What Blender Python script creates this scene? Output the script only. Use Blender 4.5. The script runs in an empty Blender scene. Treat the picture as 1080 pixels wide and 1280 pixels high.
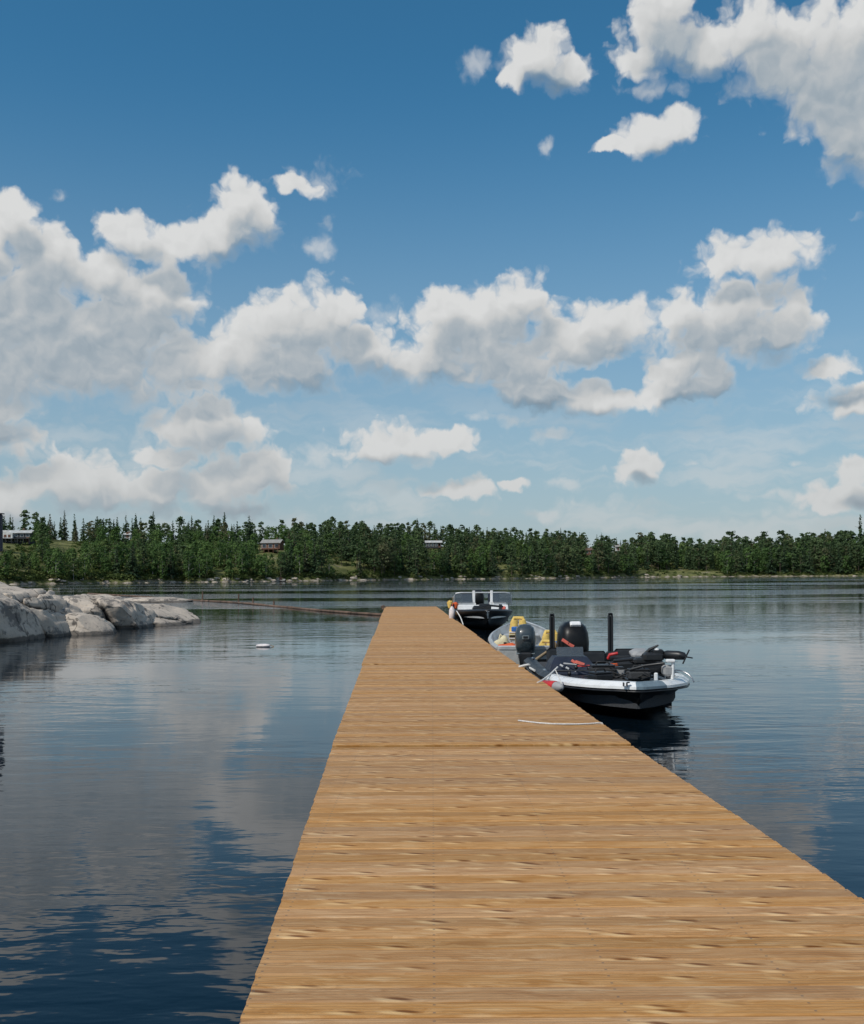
import bpy, bmesh, math, random
import numpy as np
from mathutils import Vector, Matrix, noise as mnoise

random.seed(7)
SC = bpy.context.scene
COL = SC.collection
R = math.radians

# ------------------------------------------------------------------ camera
CAM_H = 2.15            # eye height above the lake, metres
FPX, CX, HY = 1300.0, 540.0, 717.5      # focal length and horizon measured in the photograph
cd = bpy.data.cameras.new('camera')
cam = bpy.data.objects.new('camera', cd)
COL.objects.link(cam)
cam.location = (0, 0, CAM_H)
cd.sensor_fit = 'VERTICAL'
cd.sensor_height = 24.0
cd.lens = 24.0 * FPX / 1280.0
cd.shift_y = (HY - 640.0) / 1280.0
cd.clip_start, cd.clip_end = 0.05, 12000
cam.matrix_world = Matrix.Translation((0, 0, CAM_H)) @ Matrix.Rotation(R(90), 4, 'X') @ Matrix.Rotation(R(-0.3), 4, 'Z')
SC.camera = cam

# ------------------------------------------------------------------ sun, sky, exposure
SUN_DIR = Vector((-0.52, -0.52, 0.84)).normalized()     # towards the sun
sun_el = math.asin(SUN_DIR.z)
sun_az = math.atan2(SUN_DIR.x, SUN_DIR.y)
sl = bpy.data.lights.new('sun', 'SUN')
sl.energy, sl.angle, sl.color = 3.0, R(0.6), (1.0, 0.95, 0.87)
so = bpy.data.objects.new('sun', sl)
COL.objects.link(so)
so.rotation_euler = SUN_DIR.to_track_quat('Z', 'Y').to_euler()
SC.view_settings.view_transform = 'Standard'
SC.view_settings.look = 'None'
SC.view_settings.exposure = 0.0
SC.view_settings.gamma = 1.0
SC.cycles.use_denoising = True
SC.cycles.max_bounces = 8
SC.cycles.transparent_max_bounces = 8
SC.cycles.sample_clamp_indirect = 6.0

# cumulus clouds as ellipses on the sky vault: (x, y, rx, ry) in photograph pixels, turned to azimuth/elevation below
CLOUDS = [
 # upper right bank
 (826,30,50,52),(800,70,30,20),(885,62,45,32),(925,45,62,44),(985,70,72,58),(1060,70,75,56),(1050,140,62,52),(1075,185,45,34),(1130,120,80,95),
 # small clouds left of it
 (672,72,42,34),(712,92,32,22),(645,95,20,14),(818,163,52,27),(770,182,26,8),
 # upper left
 (310,268,46,46),(365,232,30,14),(262,300,46,32),(160,285,42,20),(205,308,52,24),(-40,243,12,7),
 # big left mass
 (12,270,32,30),(62,325,62,46),(118,345,58,48),(40,395,100,78),(150,405,95,56),(200,370,56,36),(95,460,150,58),(-35,430,90,80),(-30,330,50,60),(210,455,90,42),
 # centre left dome
 (385,415,80,64),(345,408,50,38),(420,392,42,30),(300,440,60,36),(340,460,135,34),(455,440,50,40),
 # centre dome
 (640,385,62,46),(562,398,50,36),(598,432,112,48),(760,408,62,36),(705,432,70,36),(545,458,80,28),
 (640,462,90,20),(865,452,60,20),(745,440,50,22),
 # right dome
 (925,395,82,54),(850,388,30,30),(985,410,40,38),(900,428,85,28),(955,318,70,27),(905,330,30,14),
 # lower right strip
 (690,492,96,26),(860,488,74,26),(780,500,82,20),(640,482,50,18),(830,468,22,14),
 # right edge
 (1038,460,38,15),(1068,498,48,22),
 # low left
 (-5,545,62,24),(-20,500,55,32),(243,480,20,12),(258,532,84,48),(210,572,42,20),(115,604,92,40),(60,608,50,30),(5,630,48,30),(190,614,64,34),(262,608,62,36),(325,590,52,44),(300,635,60,18),
 # small ones towards the horizon
 (500,553,84,24),(560,552,40,20),(470,568,52,16),(798,588,36,20),(793,572,16,12),(575,610,42,16),(642,606,18,8),(1072,590,30,16),(1062,624,56,18),
]
VEILS = [(683,177,20,17),(683,177,14,11),(604,74,36,22),(612,66,22,14),(73,243,18,11),(73,243,12,8),(395,224,62,26),(390,306,40,24),(408,282,18,22), # thin wisps, never opaque
 (330,575,90,52),(400,570,60,40),(705,604,44,11),(742,638,84,22),(600,640,56,15),(680,642,46,12),(1000,640,56,14),(885,627,20,6),(995,580,22,8),(870,580,32,10),
 (450,636,70,14),(340,640,60,14),(690,545,70,14),(640,520,90,14),(600,74,40,26),(820,115,60,18),(640,70,62,30),(1060,270,24,8),(460,395,50,30),(1008,363,16,8),(200,640,160,16),(180,545,52,34),(960,620,60,12),
]

ROLL = 0.00524         # the horizon rises slightly to the right

def unroll(px, py):
    return px - CX - (py - HY) * ROLL, HY - py - (px - CX) * ROLL

def sky_pt(px, py):
    x, z = unroll(px, py)
    return math.degrees(math.atan2(x, FPX)), math.degrees(math.atan2(z, math.hypot(x, FPX)))

world = bpy.data.worlds.new('World')
SC.world = world
world.use_nodes = True
world.cycles.sampling_method = 'MANUAL'
world.cycles.sample_map_resolution = 512
WN = world.node_tree
for n in list(WN.nodes):
    WN.nodes.remove(n)

def wm(op, *ins, clamp=False):
    n = WN.nodes.new('ShaderNodeMath')
    n.operation, n.use_clamp = op, clamp
    for i, v in enumerate(ins):
        if isinstance(v, (int, float)):
            n.inputs[i].default_value = v
        else:
            WN.links.new(v, n.inputs[i])
    return n.outputs[0]

def wv(op, *ins, out=0):
    n = WN.nodes.new('ShaderNodeVectorMath')
    n.operation = op
    for i, v in enumerate(ins):
        if isinstance(v, (tuple, list)):
            n.inputs[i].default_value = v
        elif isinstance(v, (int, float)):
            n.inputs['Scale'].default_value = v
        else:
            WN.links.new(v, n.inputs[i])
    return n.outputs[out]

def wstep(x, lo, hi):
    n = WN.nodes.new('ShaderNodeMapRange')
    n.interpolation_type = 'SMOOTHSTEP'
    WN.links.new(x, n.inputs[0])
    n.inputs[1].default_value, n.inputs[2].default_value = lo, hi
    return n.outputs[0]

def wmix(f, a, b):
    n = WN.nodes.new('ShaderNodeMix')
    n.data_type = 'RGBA'
    for s, v in ((0, f), (6, a), (7, b)):
        if isinstance(v, (int, float)):
            n.inputs[s].default_value = v
        elif isinstance(v, tuple):
            n.inputs[s].default_value = v + (1,)
        else:
            WN.links.new(v, n.inputs[s])
    return n.outputs[2]

def wnoise(p, scale, detail, rough=0.55, out=0):
    n = WN.nodes.new('ShaderNodeTexNoise')
    n.noise_dimensions = '2D'
    WN.links.new(p, n.inputs['Vector'])
    n.inputs['Scale'].default_value, n.inputs['Detail'].default_value, n.inputs['Roughness'].default_value = scale, detail, rough
    return n.outputs[out]

def wpuff(p, scale, detail):
    n = WN.nodes.new('ShaderNodeTexVoronoi')
    n.voronoi_dimensions = '2D'
    n.feature = 'F1'
    WN.links.new(p, n.inputs['Vector'])
    n.inputs['Scale'].default_value, n.inputs['Detail'].default_value, n.inputs['Roughness'].default_value = scale, detail, 0.5
    return n.outputs['Distance']

def wfield(p, blobs, k):
    acc = None
    for (px, py, rx, ry) in blobs:
        a, e = sky_pt(px, py)
        gr = 1.0 + 0.22 * max(0.0, 1 - min(rx, ry * 1.4) / 60)      # small puffs lose more of themselves to the edge noise
        ia, ie = 1 / (rx * gr * 0.0441), 1 / (ry * gr * 0.0441)
        n = wv('MULTIPLY_ADD', p, (ia, ie, 0), (-a * ia, -e * ie, 0))
        l = wv('LENGTH', n, out=1)
        acc = l if acc is None else wm('SMOOTH_MIN', acc, l, k)
    return acc

tc = WN.nodes.new('ShaderNodeTexCoord')
sx = WN.nodes.new('ShaderNodeSeparateXYZ')
WN.links.new(tc.outputs['Generated'], sx.inputs[0])
az = wm('MULTIPLY', wm('ARCTAN2', sx.outputs[0], sx.outputs[1]), 180 / math.pi)
elv = wm('MULTIPLY', wm('ARCSINE', sx.outputs[2]), 180 / math.pi)
cmb = WN.nodes.new('ShaderNodeCombineXYZ')
WN.links.new(az, cmb.inputs[0])
WN.links.new(elv, cmb.inputs[1])
P0 = cmb.outputs[0]
warp1 = wv('SCALE', wv('SUBTRACT', wnoise(P0, 0.6, 2.0, 0.5, 1), (0.5, 0.5, 0.5)), 1.1)
P1 = wv('ADD', P0, warp1)
warp2 = wv('SCALE', wv('SUBTRACT', wnoise(P0, 2.4, 4.0, 0.6, 1), (0.5, 0.5, 0.5)), 0.26)
P2 = wv('ADD', P1, warp2)
PU = wv('ADD', P1, (-0.6, 1.55, 0))       # a step towards the sun: what lies between it and the cloud
PV = wv('ADD', P2, (-0.16, 0.40, 0))

def cloud_noise(p, det):
    f = wm('SUBTRACT', wnoise(p, 0.40, 2.0 + 4.0 * det, 0.5), 0.5)
    v = wm('SUBTRACT', 0.43, wpuff(p, 0.55, 3.0 * det))
    return wm('ADD', wm('MULTIPLY', f, 0.62), wm('MULTIPLY', v, 0.62))

nz = cloud_noise(P2, 1)
D1 = wm('ADD', wm('SUBTRACT', 1.24, wfield(P2, CLOUDS, 0.24)), nz)
nzu = cloud_noise(PU, 0)
nzv = cloud_noise(PV, 0.6)
D2 = wm('ADD', wm('SUBTRACT', 1.24, wfield(PU, CLOUDS, 0.24)), wm('MULTIPLY', nzu, 0.4))
PD = wv('ADD', P1, (0.1, -1.1, 0))       # a step down: is this near the flat base?
D3 = wm('ADD', wm('SUBTRACT', 1.24, wfield(PD, CLOUDS, 0.24)), wm('MULTIPLY', nz, 0.3))
DV = wm('ADD', wm('SUBTRACT', 0.98, wfield(P2, VEILS, 0.3)), wm('MULTIPLY', nz, 1.3))
# the rest of the vault, out of the picture: loose random cumulus
gen = wnoise(wv('MULTIPLY', P2, (1, 1.7, 0)), 0.06, 7.0, 0.6)
side = wm('MAXIMUM', wstep(wm('ABSOLUTE', az), 27.0, 36.0), wstep(elv, 31.0, 38.0))
Dg = wm('SUBTRACT', wm('MULTIPLY', wm('SUBTRACT', gen, 0.53), 5.0), wm('MULTIPLY', wm('SUBTRACT', 1.0, side), 4.0))
Dall = wm('MAXIMUM', D1, Dg)
base = wm('MULTIPLY', wm('SUBTRACT', 1.0, wstep(D3, -0.35, 1.0)), wstep(D2, 0.1, 0.85))
soft = wm('MULTIPLY_ADD', base, 0.60, 0.42)
body = wm('DIVIDE', wm('ADD', Dall, 0.03), soft, clamp=True)
body = wm('MULTIPLY', wm('MULTIPLY', body, body), wm('SUBTRACT', 3.0, wm('MULTIPLY', body, 2.0)))
strat = wm('MULTIPLY', wm('MULTIPLY', wstep(wnoise(wv('MULTIPLY', P2, (0.45, 1.9, 0)), 0.33, 5.0, 0.55), 0.42, 0.70), wm('SUBTRACT', 1.0, wstep(elv, 4.0, 13.0))), 0.46)
alpha = wm('MAXIMUM', wm('MAXIMUM', strat, wm('MULTIPLY', body, 0.985)), wm('MULTIPLY', wstep(DV, 0.0, 0.9), 0.6))
relief = wm('MULTIPLY', wm('SUBTRACT', nz, nzv), 0.36)
deep = wm('SUBTRACT', wm('MAXIMUM', wm('MULTIPLY', wstep(D2, 0.05, 0.85), 0.60), base), relief, clamp=True)
thin = wstep(Dall, 0.0, 0.55)
deep = wm('MULTIPLY', deep, wm('ADD', 0.35, wm('MULTIPLY', thin, 0.65)))
ramp = WN.nodes.new('ShaderNodeValToRGB')
WN.links.new(deep, ramp.inputs[0])
cr = ramp.color_ramp
cr.elements[0].position, cr.elements[0].color = 0.0, (0.70, 0.705, 0.70, 1)
cr.elements[1].position, cr.elements[1].color = 1.0, (0.20, 0.27, 0.335, 1)
e = cr.elements.new(0.32); e.color = (0.575, 0.585, 0.585, 1)
e = cr.elements.new(0.68); e.color = (0.345, 0.405, 0.455, 1)

sky = WN.nodes.new('ShaderNodeTexSky')
sky.sky_type = 'NISHITA'
sky.sun_disc = False
sky.sun_elevation, sky.sun_rotation = sun_el, sun_az
sky.altitude, sky.air_density, sky.dust_density, sky.ozone_density = 200, 1.0, 0.0, 4.0
SKY_S = 0.1
hsv = WN.nodes.new('ShaderNodeHueSaturation')
hsv.inputs['Hue'].default_value = 0.484
hsv.inputs['Saturation'].default_value = 1.24
WN.links.new(sky.outputs[0], hsv.inputs['Color'])
lowsky = wm('MULTIPLY', wm('POWER', wm('SUBTRACT', 1.0, wstep(elv, -4.0, 27.0)), 1.15), 0.92)
clear = wmix(lowsky, hsv.outputs[0], tuple(c / SKY_S for c in (0.325, 0.41, 0.47)))
lowair = wm('MULTIPLY', wm('SUBTRACT', 1.0, wstep(elv, 0.0, 11.0)), 0.5)
cloudc = wmix(lowair, ramp.outputs[0], (0.44, 0.47, 0.48))
sc_cloud = wv('SCALE', cloudc, 1.0 / SKY_S)
final = wmix(alpha, clear, sc_cloud)
bg = WN.nodes.new('ShaderNodeBackground')
bg.inputs[1].default_value = SKY_S
WN.links.new(final, bg.inputs[0])
wo = WN.nodes.new('ShaderNodeOutputWorld')
WN.links.new(bg.outputs[0], wo.inputs[0])

# ------------------------------------------------------------------ helpers
def tag(o, label=None, cat=None, group=None, kind=None):
    for k, v in (('label', label), ('category', cat), ('group', group), ('kind', kind)):
        if v:
            o[k] = v
    return o

def empty(name, loc, rz=0.0):
    o = bpy.data.objects.new(name, None)
    COL.objects.link(o)
    o.location = loc
    o.rotation_euler = (0, 0, rz)
    o.empty_display_size = 0.2
    return o

def copy_tree(o, parent=None):
    c = o.copy()
    COL.objects.link(c)
    if parent:
        c.parent = parent
    for ch in list(o.children):
        copy_tree(ch, c)
    return c

def at(px, py, z):
    """world point seen at a photograph pixel, z metres away"""
    x, u = unroll(px, py)
    return Vector((x / FPX * z, z, CAM_H + u / FPX * z))

class MB:
    def __init__(s):
        s.v, s.f, s.sm = [], [], []
    def add(s, vs, fs, smooth=False):
        o = len(s.v)
        s.v += [tuple(p) for p in vs]
        s.f += [tuple(i + o for i in f) for f in fs]
        s.sm += [smooth] * len(fs)
        return s
    def box(s, c, d, rz=0.0, rx=0.0, ry=0.0, b=0.0):
        m = Matrix.Rotation(rz, 3, 'Z') @ Matrix.Rotation(ry, 3, 'Y') @ Matrix.Rotation(rx, 3, 'X')
        x, y, z = d[0] / 2, d[1] / 2, d[2] / 2
        b = min(b, x * .9, y * .9, z * .9)
        if b <= 0:
            vs = [(i, j, k) for k in (-z, z) for j in (-y, y) for i in (-x, x)]
            fs = [(0, 2, 3, 1), (4, 5, 7, 6), (0, 1, 5, 4), (2, 6, 7, 3), (0, 4, 6, 2), (1, 3, 7, 5)]
            s.add([Vector(c) + m @ Vector(p) for p in vs], fs)
            return s
        rings = []
        for (zz, i) in ((-z, b), (-z + b, 0), (z - b, 0), (z, b)):
            X, Y = x - i, y - i
            rings.append([(-X, -Y + b, zz), (-X + b, -Y, zz), (X - b, -Y, zz), (X, -Y + b, zz), (X, Y - b, zz), (X - b, Y, zz), (-X + b, Y, zz), (-X, Y - b, zz)])
        vs = [Vector(c) + m @ Vector(p) for r in rings for p in r]
        fs = [tuple(range(7, -1, -1)), tuple(range(24, 32))]
        for k in range(3):
            for i in range(8):
                j = (i + 1) % 8
                fs.append((k * 8 + i, k * 8 + j, k * 8 + 8 + j, k * 8 + 8 + i))
        s.add(vs, fs)
        return s
    def loft(s, rings, smooth=True, cap=True, closed=True):
        n = len(rings[0])
        vs = [p for r in rings for p in r]
        fs = []
        for k in range(len(rings) - 1):
            for i in range(n if closed else n - 1):
                j = (i + 1) % n
                fs.append((k * n + i, k * n + j, (k + 1) * n + j, (k + 1) * n + i))
        s.add(vs, fs, smooth)
        if cap and closed:
            s.add(rings[0], [tuple(range(n - 1, -1, -1))])
            s.add(rings[-1], [tuple(range(n))])
        return s
    def tube(s, pts, r, n=8, cap=True):
        pts = [Vector(p) for p in pts]
        rs = r if isinstance(r, (list, tuple)) else [r] * len(pts)
        rings, up = [], None
        for i, p in enumerate(pts):
            t = (pts[min(i + 1, len(pts) - 1)] - pts[max(i - 1, 0)]).normalized()
            if up is None:
                up = Vector((0, 0, 1)) if abs(t.z) < .9 else Vector((1, 0, 0))
            a = t.cross(up).normalized()
            bb = a.cross(t).normalized()
            up = bb
            rings.append([p + rs[i] * (math.cos(2 * math.pi * k / n) * a + math.sin(2 * math.pi * k / n) * bb) for k in range(n)])
        return s.loft(rings, True, cap)
    def ell(s, c, r, nu=16, nv=10, power=1.0, rz=0.0, fn=None):
        rings = []
        m = Matrix.Rotation(rz, 3, 'Z')
        sg = lambda t: math.copysign(abs(t) ** power, t)
        for k in range(nv + 1):
            ph = -math.pi / 2 + math.pi * k / nv
            ring = []
            for i in range(nu):
                th = 2 * math.pi * i / nu
                q = Vector((sg(math.cos(ph)) * sg(math.cos(th)) * r[0], sg(math.cos(ph)) * sg(math.sin(th)) * r[1], sg(math.sin(ph)) * r[2]))
                if fn:
                    q = fn(q)
                ring.append(Vector(c) + m @ q)
            rings.append(ring)
        return s.loft(rings, True, False)
    def build(s, name, mat, parent=None, loc=None):
        me = bpy.data.meshes.new(name)
        me.from_pydata(s.v, [], s.f)
        me.polygons.foreach_set('use_smooth', s.sm)
        me.materials.append(mat)
        me.update()
        o = bpy.data.objects.new(name, me)
        COL.objects.link(o)
        if parent:
            o.parent = parent
        if loc is not None:
            o.location = loc
        return o

# ------------------------------------------------------------------ materials
class NT:
    """small wrapper for building node materials"""
    def __init__(s, name):
        s.m = bpy.data.materials.new(name)
        s.m.use_nodes = True
        s.t = s.m.node_tree
        s.p = s.t.nodes['Principled BSDF']
        s.co = None
    def n(s, typ, **kw):
        nd = s.t.nodes.new(typ)
        for k, v in kw.items():
            setattr(nd, k, v)
        return nd
    def put(s, sock, v):
        if isinstance(v, (int, float)):
            sock.default_value = v
        elif isinstance(v, tuple):
            sock.default_value = v + (1,) if (len(v) == 3 and len(sock.default_value) == 4) else v
        else:
            s.t.links.new(v, sock)
    def coord(s, kind='Object'):
        if s.co is None:
            s.co = s.n('ShaderNodeTexCoord')
        return s.co.outputs[kind]
    def math(s, op, *a, clamp=False):
        nd = s.n('ShaderNodeMath', operation=op, use_clamp=clamp)
        for i, v in enumerate(a):
            s.put(nd.inputs[i], v)
        return nd.outputs[0]
    def mapp(s, v, scale=(1, 1, 1), loc=(0, 0, 0)):
        nd = s.n('ShaderNodeVectorMath', operation='MULTIPLY_ADD')
        s.put(nd.inputs[0], v); s.put(nd.inputs[1], scale); s.put(nd.inputs[2], loc)
        return nd.outputs[0]
    def noise(s, v, scale, detail=3.0, rough=0.5, out=0, dist=0.0):
        nd = s.n('ShaderNodeTexNoise')
        s.put(nd.inputs['Vector'], v); nd.inputs['Scale'].default_value = scale
        nd.inputs['Detail'].default_value = detail; nd.inputs['Roughness'].default_value = rough
        nd.inputs['Distortion'].default_value = dist
        return nd.outputs[out]
    def vor(s, v, scale, feature='F1', out='Distance', rand=1.0):
        nd = s.n('ShaderNodeTexVoronoi', feature=feature)
        s.put(nd.inputs['Vector'], v); nd.inputs['Scale'].default_value = scale
        nd.inputs['Randomness'].default_value = rand
        return nd.outputs[out]
    def step(s, x, lo, hi, a=0.0, b=1.0):
        nd = s.n('ShaderNodeMapRange', interpolation_type='SMOOTHSTEP')
        s.put(nd.inputs[0], x)
        for i, v in enumerate((lo, hi, a, b)):
            s.put(nd.inputs[i + 1], v)
        return nd.outputs[0]
    def mix(s, f, a, b, blend='MIX'):
        nd = s.n('ShaderNodeMix', data_type='RGBA', blend_type=blend)
        s.put(nd.inputs[0], f); s.put(nd.inputs[6], a); s.put(nd.inputs[7], b)
        return nd.outputs[2]
    def xyz(s, v):
        nd = s.n('ShaderNodeSeparateXYZ'); s.put(nd.inputs[0], v)
        return nd.outputs
    def vec(s, x, y, z):
        nd = s.n('ShaderNodeCombineXYZ')
        for i, q in enumerate((x, y, z)):
            s.put(nd.inputs[i], q)
        return nd.outputs[0]
    def bump(s, h, dist, strength=1.0):
        nd = s.n('ShaderNodeBump')
        nd.inputs['Strength'].default_value = strength
        nd.inputs['Distance'].default_value = dist
        s.put(nd.inputs['Height'], h)
        s.t.links.new(nd.outputs[0], s.p.inputs['Normal'])
    def set(s, **kw):
        nm = {'col': 'Base Color', 'rough': 'Roughness', 'metal': 'Metallic', 'ior': 'IOR', 'trans': 'Transmission Weight', 'coat': 'Coat Weight', 'spec': 'Specular IOR Level', 'alpha': 'Alpha'}
        for k, v in kw.items():
            s.put(s.p.inputs[nm[k]], v)
        return s

def plain(name, col, rough=0.5, metal=0.0, var=0.12, scale=6.0, bump=0.0, coat=0.0):
    t = NT(name)
    nz_ = t.noise(t.coord(), scale, 5.0, 0.6)
    c2 = tuple(c * (1 - 2 * var) for c in col)
    c3 = tuple(min(1, c * (1 + var)) for c in col)
    t.set(col=t.mix(t.step(nz_, 0.3, 0.7), c2, c3), rough=t.step(nz_, 0.2, 0.8, max(0.02, rough - .08), min(1, rough + .1)), metal=metal, coat=coat)
    if bump:
        t.bump(t.noise(t.coord(), scale * 8, 4.0, 0.6), bump)
    return t.m

M = {}
M['white'] = plain('white_gelcoat', (0.78, 0.78, 0.77), 0.3, var=.04, coat=.3)
M['black_hull'] = plain('black_gelcoat', (0.006, 0.0065, 0.007), 0.38, var=.1)
M['black_hull'].node_tree.nodes['Principled BSDF'].inputs['Specular IOR Level'].default_value = 0.28
M['black'] = plain('black_plastic', (0.014, 0.015, 0.017), 0.42)
M['rubber'] = plain('black_rubber', (0.02, 0.02, 0.021), 0.7, bump=.002)
M['carpet'] = plain('grey_deck_carpet', (0.05, 0.053, 0.058), 0.95, scale=40, bump=.004)
M['navy'] = plain('navy_vinyl', (0.014, 0.02, 0.038), 0.5)
M['coral'] = plain('coral_decal', (0.75, 0.17, 0.12), 0.5)
M['red'] = plain('red_vinyl', (0.55, 0.03, 0.03), 0.45)
M['orange'] = plain('orange_fabric', (0.72, 0.12, 0.03), 0.75, bump=.003)
M['grey_pad'] = plain('grey_vinyl', (0.33, 0.33, 0.33), 0.55)
M['slate'] = plain('slate_decal', (0.16, 0.22, 0.26), 0.4)
M['alu'] = plain('aluminium', (0.62, 0.63, 0.63), 0.42, metal=.55, var=.1, scale=3)
M['alu_dull'] = plain('dull_aluminium', (0.50, 0.51, 0.50), 0.55, metal=.25, var=.12, scale=4)
M['engine'] = plain('blue_grey_engine', (0.035, 0.05, 0.06), 0.3, coat=.3)
M['engine_grey'] = plain('engine_grey', (0.17, 0.2, 0.21), 0.4)
M['yellow'] = plain('yellow_nylon', (0.72, 0.50, 0.13), 0.7, bump=.003)
M['blue'] = plain('blue_nylon', (0.03, 0.14, 0.42), 0.7, bump=.003)
M['cream'] = plain('cream_canvas', (0.70, 0.62, 0.40), 0.8, bump=.003)
M['rope'] = plain('white_rope', (0.70, 0.68, 0.64), 0.8, scale=60, bump=.004)
M['tan_rope'] = plain('tan_rope', (0.36, 0.26, 0.15), 0.85, scale=60, bump=.004)
M['steel'] = plain('steel', (0.55, 0.55, 0.56), 0.28, metal=1.0)
M['float_black'] = plain('black_float', (0.02, 0.02, 0.02), 0.6)
M['rust'] = plain('weathered_log', (0.15, 0.095, 0.065), 0.9, var=.3, scale=1.5, bump=.02)
M['buoy'] = plain('white_buoy', (0.80, 0.72, 0.70), 0.5)
M['roof_grey'] = plain('grey_shingle', (0.30, 0.29, 0.27), 0.9, scale=2)
M['roof_pale'] = plain('pale_metal_roof', (0.52, 0.52, 0.50), 0.6, scale=1)
M['siding_white'] = plain('white_siding', (0.72, 0.71, 0.68), 0.7, scale=1)
M['siding_dark'] = plain('dark_siding', (0.035, 0.038, 0.045), 0.7, scale=1)
M['siding_brown'] = plain('brown_siding', (0.17, 0.085, 0.055), 0.8, scale=1)
M['siding_blue'] = plain('pale_blue_siding', (0.42, 0.50, 0.54), 0.7, scale=1)
M['deckwood'] = plain('grey_decking', (0.28, 0.23, 0.19), 0.85, scale=2)
gl = NT('window_glass'); gl.set(col=(0.05, 0.07, 0.09), rough=0.06, spec=0.8); M['glass'] = gl.m
tg = NT('tinted_acrylic'); tg.set(col=(0.10, 0.12, 0.14), rough=0.08, alpha=0.55); M['tint'] = tg.m

def wood_mat():
    t = NT('fresh_sawn_pine')
    at_ = t.n('ShaderNodeAttribute', attribute_name='plank')       # one random value per plank
    pr = at_.outputs['Fac']
    x, y, z = t.xyz(t.coord('Object'))
    off = t.math('MULTIPLY', pr, 37.0)
    # grain runs across the dock, along each plank; knots bend it
    kv = t.vec(t.math('ADD', t.math('MULTIPLY_ADD', x, 5.0, off), t.math('MULTIPLY', y, 10.0)), t.math('MULTIPLY', y, 13.0), off)
    kd = t.vor(kv, 1.0)
    kc = t.vor(kv, 1.0, out='Color')
    has = t.step(t.xyz(kc)[0], 0.44, 0.50)
    knot = t.math('MULTIPLY', t.step(kd, 0.10, 0.30, 1.0, 0.0), has)
    near = t.math('MULTIPLY', t.step(kd, 0.1, 0.7, 1.0, 0.0), has)
    kd2 = t.vor(t.mapp(kv, (1, 1, 1), (0.34, 0.16, 0.0)), 1.0)           # the pale sapwood swirl beside a knot
    has2 = t.step(t.xyz(t.vor(t.mapp(kv, (1, 1, 1), (0.34, 0.16, 0.0)), 1.0, out='Color'))[0], 0.44, 0.50)
    pale = t.math('MULTIPLY', t.step(kd2, 0.12, 0.36, 1.0, 0.0), has2)
    wob = t.math('MULTIPLY', t.noise(t.vec(t.math('MULTIPLY_ADD', x, 2.4, off), t.math('MULTIPLY', y, 9.0), off), 1.0, 4.0), 0.13)
    yy = t.math('ADD', t.math('ADD', y, wob), t.math('MULTIPLY', near, 0.05))
    g1 = t.noise(t.vec(t.math('MULTIPLY_ADD', x, 2.6, off), t.math('MULTIPLY', yy, 34.0), off), 1.0, 5.0, 0.62)
    g2 = t.noise(t.vec(t.math('MULTIPLY_ADD', x, 6.0, off), t.math('MULTIPLY', yy, 120.0), off), 1.0, 3.0, 0.6)
    wide = t.noise(t.vec(t.math('MULTIPLY_ADD', x, 2.6, off), t.math('MULTIPLY', y, 20.0), off), 1.0, 4.0, 0.6)
    brown = t.noise(t.vec(t.math('MULTIPLY_ADD', x, 1.9, t.math('MULTIPLY', off, 1.7)), t.math('MULTIPLY', yy, 22.0), off), 1.0, 4.0, 0.6)
    # sapwood / heartwood
    c = t.mix(t.step(g1, 0.25, 0.75), (0.54, 0.332, 0.172), (0.385, 0.202, 0.088))
    c = t.mix(t.math('MULTIPLY', t.step(wide, 0.55, 0.70), 0.7), c, (0.60, 0.415, 0.245))
    c = t.mix(t.math('MULTIPLY', t.step(brown, 0.54, 0.70), 0.5), c, (0.27, 0.125, 0.048))
    c = t.mix(t.math('MULTIPLY', t.step(g2, 0.5, 0.75), 0.30), c, (0.26, 0.13, 0.055))
    c = t.mix(t.math('MULTIPLY', pale, 0.85), c, (0.68, 0.47, 0.26))
    c = t.mix(t.math('MULTIPLY', knot, 0.9), c, (0.15, 0.058, 0.020))
    hs = t.n('ShaderNodeHueSaturation')
    t.put(hs.inputs['Value'], t.step(pr, 0.0, 1.0, 0.83, 1.08))
    t.put(hs.inputs['Saturation'], t.step(t.math('FRACT', t.math('MULTIPLY', pr, 7.3)), 0.0, 1.0, 1.03, 1.15))
    t.put(hs.inputs['Color'], c)
    c = hs.outputs[0]
    # screw heads over the stringers
    sx_ = t.math('ABSOLUTE', t.math('SUBTRACT', t.math('FRACT', t.math('ADD', t.math('DIVIDE', x, 0.70), 0.5)), 0.5))
    fy = t.n('ShaderNodeAttribute', attribute_name='across').outputs['Fac']
    sy_ = t.math('ABSOLUTE', t.math('SUBTRACT', t.math('ABSOLUTE', fy), 0.036))
    scr = t.math('MULTIPLY', t.math('LESS_THAN', sx_, 0.0075), t.math('LESS_THAN', sy_, 0.005))
    c = t.mix(t.math('MULTIPLY', scr, 0.7), c, (0.10, 0.09, 0.08))
    t.set(col=c, rough=t.step(g1, 0.2, 0.8, 0.55, 0.75), spec=0.25)
    # shallow anti-slip grooves along the planks
    gro = t.math('SINE', t.math('MULTIPLY', fy, 2 * math.pi / 0.0235))
    t.bump(t.math('ADD', t.math('MULTIPLY', gro, 0.35), t.math('MULTIPLY', g2, 0.8)), 0.0022)
    return t.m
M['wood'] = wood_mat()
M['stringer'] = plain('wet_timber', (0.16, 0.10, 0.055), 0.7, scale=2, var=.25)

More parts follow.
